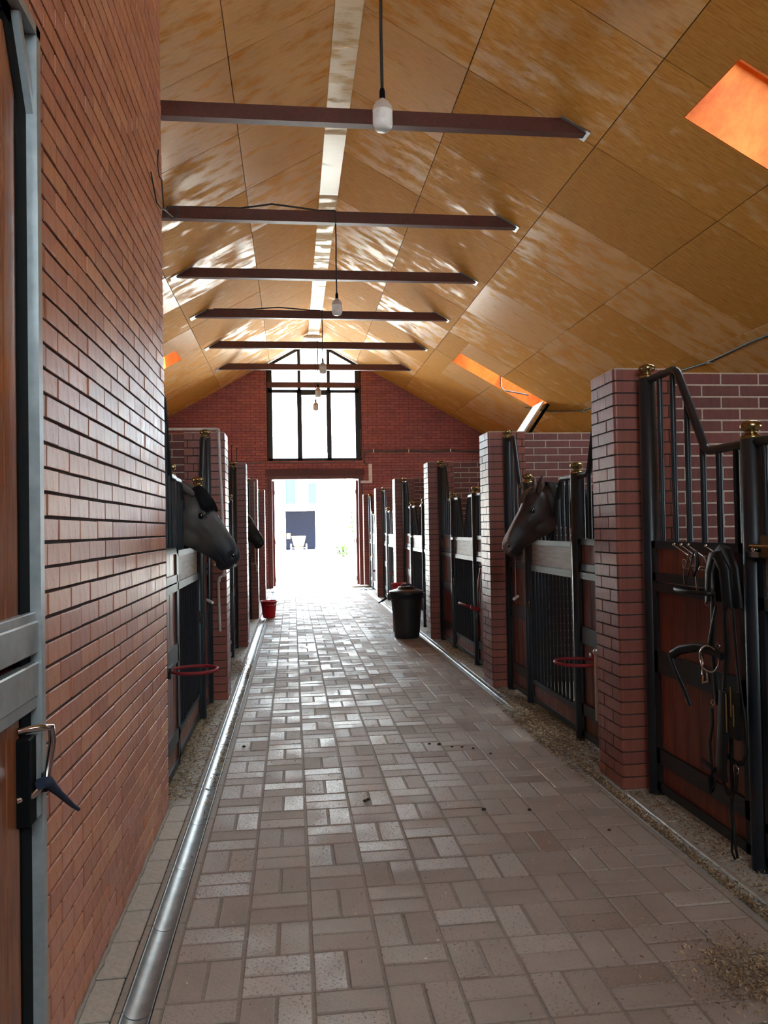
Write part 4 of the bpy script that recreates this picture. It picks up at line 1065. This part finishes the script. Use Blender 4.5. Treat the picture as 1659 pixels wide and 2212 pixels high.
# ------------------------------------------------------------------ HORSES
HEAD = [(-130, 150, -110, .050), (-90, 205, -170, .066), (-30, 250, -235, .082), (40, 268, -290, .092), (110, 268, -325, .100), (190, 256, -352, .104), (280, 238, -370, .103), (370, 230, -350, .092),
        (460, 225, -315, .078), (560, 216, -262, .064), (660, 208, -214, .056), (760, 200, -172, .053), (840, 188, -150, .055), (900, 168, -142, .056), (945, 135, -135, .052), (975, 90, -105, .042), (992, 40, -60, .022)]
UM = .000511
def horse(name, A, side, yaw, scale, coat, label, mane, voxel, neck_pts, pitch=0, ears=((-50, 150), (-330, 270), .10)):
    """A = world point of head origin; side=+1 head points to -X (right row), -1 head points to +X"""
    ang = math.atan2(.823, .567)-pitch
    a2 = Vector((-math.cos(ang), 0, -math.sin(ang))); n2 = Vector((-math.sin(ang), 0, math.cos(ang)))     # along face, towards forehead
    lat = Vector((0, 1, 0))
    def W(t, v, l):
        p = (a2*t+n2*v)*UM*scale+lat*l*scale
        p = Matrix.Rotation(yaw, 3, 'Z') @ p
        if side < 0: p = Vector((-p.x, p.y, p.z))
        return p
    mb = MB(); rg = []
    for t, d, v, hw in HEAD:
        ring = []; N = 28; c = (d+v)/2; h = (d-v)/2
        for j in range(N):
            th = 2*PI*j/N; cs, sn = math.cos(th), math.sin(th)
            vv = c+h*math.copysign(abs(cs)**.85, cs); k = (vv-v)/(d-v)
            # width profile: broad above the cheek, narrow under the jaw and along the nose bridge
            wk = 1-.42*max(0, .45-k)/.45-.22*max(0, k-.72)/.28
            if t > 500: wk = 1-.15*abs(k-.5)*2
            ring.append(W(t, vv, hw*wk*math.copysign(abs(sn)**.8, sn)))
        rg.append(ring)
    mb.rings(rg)
    def blob(t, v, l, r, sc3=(1, 1, 1)): mb.ball(tuple(W(t, v, l)), r*scale, 14, 10, sc3)
    for s in (-1, 1):
        blob(225, 130, s*.080, .024); blob(190, 124, s*.077, .021); blob(262, 124, s*.077, .017)      # brow ridge
        blob(330, -190, s*.055, .085, (1, .45, 1)); blob(240, -230, s*.05, .08, (1, .45, 1))          # jowl
        blob(390, 40, s*.072, .020); blob(450, 36, s*.066, .017); blob(510, 32, s*.060, .014); blob(560, 30, s*.054, .011)         # facial crest
        blob(880, 92, s*.036, .030); blob(920, 40, s*.034, .026)                                     # nostril wing
    blob(900, -120, 0, .034, (1, 1.1, 1)); blob(860, -150, 0, .024, (1, 1.1, 1))                      # lower lip, chin
    # neck and body (local world offsets from A), side handled by mirroring
    def loft(pts, N=20):
        """pts: (x,z,halfheight,halfwidth,y)"""
        rr = []
        for i, (x, z, hh, hw, yy) in enumerate(pts):
            x0, z0 = pts[max(0, i-1)][:2]; x1, z1 = pts[min(len(pts)-1, i+1)][:2]
            T = Vector((x1-x0, 0, z1-z0)).normalized(); Nn = Vector((-T.z, 0, T.x))
            ring = []
            for j in range(N):
                th = 2*PI*j/N; p = Vector((x, yy, z))+Nn*hh*math.cos(th)+lat*hw*math.sin(th)
                ring.append(Vector((p.x*side, p.y, p.z)))
            rr.append(ring)
        mb.rings(rr)
    loft(neck_pts)
    bx = neck_pts[-1][0]; zb = neck_pts[-1][1]; yb = neck_pts[-1][4]
    B = -A.z
    loft([(bx-.28, B+1.12, .10, .10, yb), (bx-.18, B+1.14, .26, .18, yb), (bx, B+1.14, .33, .24, yb), (bx+.3, B+1.10, .32, .28, yb), (bx+.7, B+1.08, .30, .30, yb), (bx+1.05, B+1.13, .28, .28, yb),
          (bx+1.35, B+1.16, .28, .27, yb), (bx+1.55, B+1.12, .22, .20, yb), (bx+1.63, B+1.08, .10, .10, yb)])
    for s in (-1, 1):
        yy = yb+s*.15
        loft([(bx-.05, B+1.05, .12, .09, yy), (bx-.03, B+.80, .085, .07, yy), (bx-.02, B+.55, .055, .05, yy), (bx-.01, B+.47, .055, .05, yy), (bx, B+.36, .036, .034, yy), (bx, B+.17, .034, .034, yy), (bx-.01, B+.11, .045, .04, yy), (bx-.05, B+.05, .05, .05, yy), (bx-.06, B+.002, .062, .06, yy)], 14)
        loft([(bx+1.35, B+1.05, .2, .12, yy), (bx+1.25, B+.82, .14, .10, yy), (bx+1.34, B+.62, .075, .06, yy), (bx+1.44, B+.50, .06, .05, yy), (bx+1.42, B+.36, .04, .036, yy), (bx+1.40, B+.17, .036, .036, yy), (bx+1.37, B+.11, .045, .04, yy), (bx+1.33, B+.05, .05, .05, yy), (bx+1.32, B+.002, .062, .06, yy)], 14)
    tmp = build(mb, 'tmp', None)
    md = tmp.modifiers.new('r', 'REMESH'); md.mode = 'VOXEL'; md.voxel_size = voxel; md.use_smooth_shade = True
    sm = tmp.modifiers.new('s', 'SMOOTH'); sm.iterations = 4; sm.factor = .5
    dg = bpy.context.evaluated_depsgraph_get(); me = bpy.data.meshes.new_from_object(tmp.evaluated_get(dg)); bpy.data.objects.remove(tmp)
    me.name = name
    # back-transform for colouring and nostril dents
    Ri = Matrix.Rotation(-yaw, 3, 'Z')
    def L3(p):
        q = Vector((p.x if side > 0 else -p.x, p.y, p.z)); q = Ri @ q
        return q.dot(a2)/UM/scale, q.dot(n2)/UM/scale, q.y/scale
    att = me.color_attributes.new('coat', 'FLOAT_COLOR', 'POINT')
    for i, vtx in enumerate(me.vertices):
        t, v, l = L3(vtx.co)
        if t > 780:
            # nostril cavity
            d = math.sqrt(((t-885)/36)**2+((v-88)/26)**2)
            if d < 1 and abs(l) > .03: vtx.co -= W(0, 0, math.copysign(.022*(1-d*d), l)); 
            # mouth line
            mm = abs(v-(-62-(t-900)*.15))
            if mm < 12 and abs(l) > .008 and t < 975: vtx.co -= W(0, 0, math.copysign(.006*(1-mm/12), l))
        att.data[i].color = coat(t, v, l, vtx.co)
    me.materials.clear(); me.materials.append(M['coat'])
    me.polygons.foreach_set('use_smooth', [True]*len(me.polygons)); me.update()
    root = link(name, me, None, A); tag(root, label, 'horse')
    for s in (-1, 1):
        c = W(232, 92, s*.090)
        build(MB().ball(tuple(c), .024*scale, 16, 12), 'eye', 'eye', root)
        lid = MB().tube([W(232+dt, 94+dv, s*(.1045-abs(dt)*.00012)) for dt, dv in ((-52, -14), (-30, 18), (0, 34), (30, 22), (50, -6))], .0035*scale, 8)
        build(lid, 'eyelid', M['coat_l'+name[-1]] if False else 'hair_dark' if mane != 'hair' else 'hair_grey', root)
        nn = MB().ball(tuple(W(888, 88, s*.043)), .0185*scale, 12, 8, (1, .55, 1.25)); build(nn, 'nostril', 'eye', root)
        # ear: curved leaf shell
        er = []; K = 9; H = .150*scale
        base = W(*ears[0], s*.058); upv = (W(*ears[1], s*ears[2])-base).normalized()
        fw = (W(0, 200, 0)-W(0, 0, 0)).normalized(); sd = (W(0, 0, s)-W(0, 0, 0)).normalized()
        for i in range(K):
            u = i/(K-1); wd = .036*scale*(math.sin(PI*(u*.78+.22))**.8)*(1 if u < .95 else .3)+.002; c0 = base+upv*H*u-fw*.02*scale*u*u*0
            ring = []
            for j in range(12):
                th = PI*(.18)+(2*PI-.36*PI)*j/11.0
                ring.append(c0+(sd*math.sin(th)*wd*.9)+(fw*math.cos(th)*wd*.7))
            inner = [c0+(p-c0)*.78+fw*.002 for p in reversed(ring)]
            er.append(ring+inner)
        ear = MB().rings(er); build(ear, 'ear', mane if mane != 'hair' else 'hair_grey', root)
    return root, W, L3
M['hair_grey'] = simple('grey_coat_hair', (92, 82, 78), .6)
M['hair_bay'] = simple('bay_coat_hair', (70, 42, 32), .55)
def strands(root, gens, mat, name, n, r=.0028):
    m = MB()
    for _ in range(n): m.tube(gens(), [r, r, r*.8, r*.3], 4)
    return build(m, name, mat, root)
def lerp(a, b, k): return a+(b-a)*k
def gs(d, r): return math.exp(-(d/r)**2)
def bay(t, v, l, co):
    c = Vector((.034, .015, .011))
    if t > -200:
        dark = gs(t-860, 130)*max(0, min(1, (90-v)/120)); c = c.lerp(Vector((.008, .006, .006)), .8*dark)
        c = c.lerp(Vector((.075, .036, .022)), .7*gs(math.hypot(t-300, v+330), 120))
        c = c.lerp(Vector((.008, .006, .006)), .85*gs(math.hypot(t-236, v-92), 45))
        bw = .030+.012*gs(t-880, 120)
        if v > 150 and 170 < t < 1000: c = c.lerp(Vector((.60, .54, .50)), max(0, min(1, (bw-abs(l))/.008)))
        if t > 800 and v > 20: c = c.lerp(Vector((.30, .20, .17)), .55*gs(t-930, 90))
    return (*c, 1)
def grey(t, v, l, co):
    return tuple(x*.62 for x in grey0(t, v, l, co)[:3])+(1,)
def grey0(t, v, l, co):
    c = Vector((.135, .110, .098))
    k = max(0, min(1, (t-470)/330)); k = k*k*(3-2*k); c = c.lerp(Vector((.030, .030, .038)), k)
    c = c.lerp(Vector((.26, .26, .25)), .65*gs(math.hypot(t-120, v-40), 60)); c = c.lerp(Vector((.24, .24, .23)), .6*gs(math.hypot((t-230)*.8, v+40), 55))
    c = c.lerp(Vector((.03, .03, .034)), .9*gs(math.hypot((t-245)*.8, v-70), 42))
    c = c.lerp(Vector((.05, .048, .055)), .6*gs(math.hypot((t-330)*.5, (v-20)), 40))
    c = c.lerp(Vector((.17, .13, .09)), .5*gs(math.hypot(t-380, v+280), 150))
    if v > 200 and t < 700: c = c.lerp(Vector((.20, .17, .17)), .4)
    if t < -170: c = Vector((.05, .045, .045))
    return (*c, 1)
def darkc(t, v, l, co): return (.022, .014, .012, 1)
NECK = [(-.02, .03, .10, .055, 0), (.07, -.0, .155, .072, 0), (.20, -.03, .17, .078, 0), (.34, -.07, .175, .085, 0), (.55, -.17, .21, .10, 0), (.80, -.33, .27, .15, 0), (1.05, -.42, .30, .2, 0)]
# head origin for the bay: image point (800,650) of its crop
hb, Wb, _ = horse('horse', Vector((2.035, 6.21, 1.795)), 1, 0.0, 1.02, bay, 'bay horse with white blaze leaning its head over the right gate', 'hair_bay', .0085, NECK)
strands(hb, lambda: (lambda l, t0, k: [Wb(t0-60, 262, l), Wb(t0+20, 285+k, l*1.1), Wb(t0+110, 296+k, l*1.2), Wb(t0+190, 262+k, l*1.2)])(U(-.045, .045), U(-60, 20), U(-8, 18)), 'hair_brown', 'forelock', 170)
strands(hb, lambda: (lambda x, s: [Vector((x, s*.01, .165-.42*max(0, x-.08)*.55+.0)), Vector((x+.01, s*.05, .155-.42*max(0, x-.08)*.55)), Vector((x+.03, s*.085, .07-.42*max(0, x-.08)*.55)), Vector((x+.05, s*.098, -.02-.42*max(0, x-.08)*.6))])(U(.03, .75), random.choice((-1, -1, 1))), 'hair_dark', 'mane', 260, .004)
strands(hb, lambda: (lambda t, l: [Wb(t, -150, l), Wb(t+5, -175, l), Wb(t+12, -195, l*1.3), Wb(t+18, -212, l*1.5)])(U(850, 930), U(-.02, .02)), 'hair_brown', 'whiskers', 40, .0012)
gr, Wg, _ = horse('horse', Vector((-.775, 6.05, 1.795)), -1, .15, 1.12, grey, 'grey-dun horse with black forelock reaching over the left gate', 'hair', .0085, [(x, z, h, w_, y-.0) for x, z, h, w_, y in NECK], math.radians(2), ((-45, 170), (-420, 120), .135))
def fv(l, k, v): return v+k-95*(l/.085)**2
strands(gr, lambda: (lambda l, t0, k: [Wg(t0-70, fv(l*.8, k, 262), l*.8), Wg(t0+20, fv(l, k, 288), l), Wg(t0+110, fv(l*1.1, k, 288), l*1.1), Wg(t0+190+random.random()*50, fv(l*1.15, k, 262), l*1.12)])(U(-.085, .085), U(-70, 50), U(-2, 18)), 'hair', 'forelock', 900, .0036)
strands(gr, lambda: (lambda x, s: [Vector((-x, s*.01, .165-.42*max(0, x-.08)*.55)), Vector((-x-.01, s*.05, .155-.42*max(0, x-.08)*.55)), Vector((-x-.03, s*.085, .07-.42*max(0, x-.08)*.55)), Vector((-x-.05, s*.098, -.02-.42*max(0, x-.08)*.6))])(U(.03, .75), random.choice((-1, 1))), 'hair', 'mane', 240, .004)
strands(gr, lambda: (lambda t, l: [Wg(t, 40, l), Wg(t+15, 30, l*1.3), Wg(t+28, 15, l*1.5), Wg(t+38, 0, l*1.6)])(U(930, 980), U(-.03, .03)), 'white', 'whiskers', 30, .0009)
dk, Wd, _ = horse('horse', Vector((-.80, 12.95, 1.77)), -1, .1, 1.05, darkc, 'dark brown horse head farther down the left row', 'hair_dark', .014, NECK)

# ------------------------------------------------------------------ OUTSIDE
gd = tag(build(MB().box(-60, 70, YE+.3, 140, -.3, -.03), 'ground', 'yard'), kind='structure')
tag(build(MB().box(-60, 70, -60, YE+.3, -.5, -.26), 'ground', 'yard'), kind='structure')
FY = 62.0
fb = thing('stable_building', (.9, FY, 0), 'white gabled building with dark open doorway across the yard', 'building')
f = MB()
def wallbox(x0, x1, z0, z1): f.box(x0, x1, 0, .4, z0, z1)
# openings: door x -1.2..1.2? in local coordinates
DA, DB2 = -1.42, .93
wallbox(-7, DA, 0, 3.1); wallbox(DB2, 3.6, 0, 3.1); wallbox(-7, 3.6, 3.1, 3.6); wallbox(-7, -1.45, 3.6, 7); wallbox(1.05, 3.6, 3.6, 7)
f.add([(-7, 0, 7), (3.6, 0, 7), (-1.7, 0, 9.2), (-7, .4, 7), (3.6, .4, 7), (-1.7, .4, 9.2)], [(0, 1, 2), (5, 4, 3), (0, 3, 4, 1), (1, 4, 5, 2), (2, 5, 3, 0)])
build(f, 'wall', 'white_render', fb)
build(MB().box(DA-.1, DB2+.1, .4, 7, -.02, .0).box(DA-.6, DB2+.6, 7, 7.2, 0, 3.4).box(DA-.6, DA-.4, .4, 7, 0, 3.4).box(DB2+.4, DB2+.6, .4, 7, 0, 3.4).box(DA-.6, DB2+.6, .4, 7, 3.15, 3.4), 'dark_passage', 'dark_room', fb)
wfr = MB()
for x in (-1.45, -.62, .35, 1.0): wfr.box(x, x+.08, -.05, .1, 3.6, 6.6)
wfr.box(-1.45, 1.05, -.05, .1, 5.85, 5.95)
build(wfr, 'window_frame', 'steel_grey', fb)
build(MB().box(-1.37, -.62, .02, .06, 3.65, 5.6), 'pane', 'glass_blue', fb); build(MB().box(.43, 1.0, .02, .06, 3.65, 5.3), 'pane', 'glass_blue', fb)
build(MB().box(-.54, .35, .02, .06, 3.6, 5.9), 'pane', 'white', fb); build(MB().box(-1.37, 1.0, .02, .06, 5.95, 6.9), 'pane', 'white', fb)
cr = thing('cart', (.45, 57, 0), 'cream two-wheeled cart parked before the dark doorway outside', 'cart')
build(MB().add([(-.35, -.3, .45), (.35, -.3, .45), (.52, -.4, 1.15), (-.52, -.4, 1.15), (-.35, .6, .45), (.35, .6, .45), (.52, .8, 1.15), (-.52, .8, 1.15)], [(0, 1, 2, 3), (7, 6, 5, 4), (0, 4, 5, 1), (1, 5, 6, 2), (3, 7, 4, 0), (3, 2, 6, 7)]), 'body', 'cart', cr)
for s in (-1, 1): build(MB().lathe([(.001, -.05), (.26, -.05), (.3, -.03), (.3, .03), (.26, .05), (.001, .05)], (s*.55, 0, .3), 20, 'x'), 'wheel', 'white', cr)
build(MB().box(-.5, .5, -.03, .03, .27, .33).box(-.3, .3, -.35, -.3, .15, .4), 'axle', 'worn', cr)
build(MB().cbox(-.16, .16, -.1, .0, 0, .45, .02), 'wall_box', 'cart', fb, (DA+.22, .5, .9))
def bush(x, y, z, R, n, label):
    r = thing('shrub', (x, y, 0), label, 'shrub'); m = MB()
    for _ in range(n):
        d = Vector((G(0, 1), G(0, 1), G(0, 1))).normalized()*R*U(.4, 1); c = Vector((0, 0, z))+d; s = U(.05, .12)
        a = Vector((G(0, 1), G(0, 1), G(0, 1))).normalized(); b_ = a.orthogonal().normalized()
        m.add([c-a*s, c+b_*s*.5, c+a*s, c-b_*s*.5], [(0, 1, 2, 3)])
    tag(build(m, 'foliage', 'leaf', r), kind='stuff')
    build(MB().tube([(0, 0, 0), (.05, 0, z*.6), (0, 0, z)], [.05, .035, .02], 6), 'stem', 'brown_leather', r)
bush(3.9, 44, 2.1, .9, 350, 'green leafy tree branch at the right side of the doorway view')
bush(2.9, 46, .35, .45, 160, 'low green plant in the yard, left of the leafy tree')
bush(3.9, 43, .4, .5, 160, 'low green and red plant near the right door jamb view')
bush(-2.8, 58, 1.2, 1.2, 350, 'yellow-green bush left of the building outside')
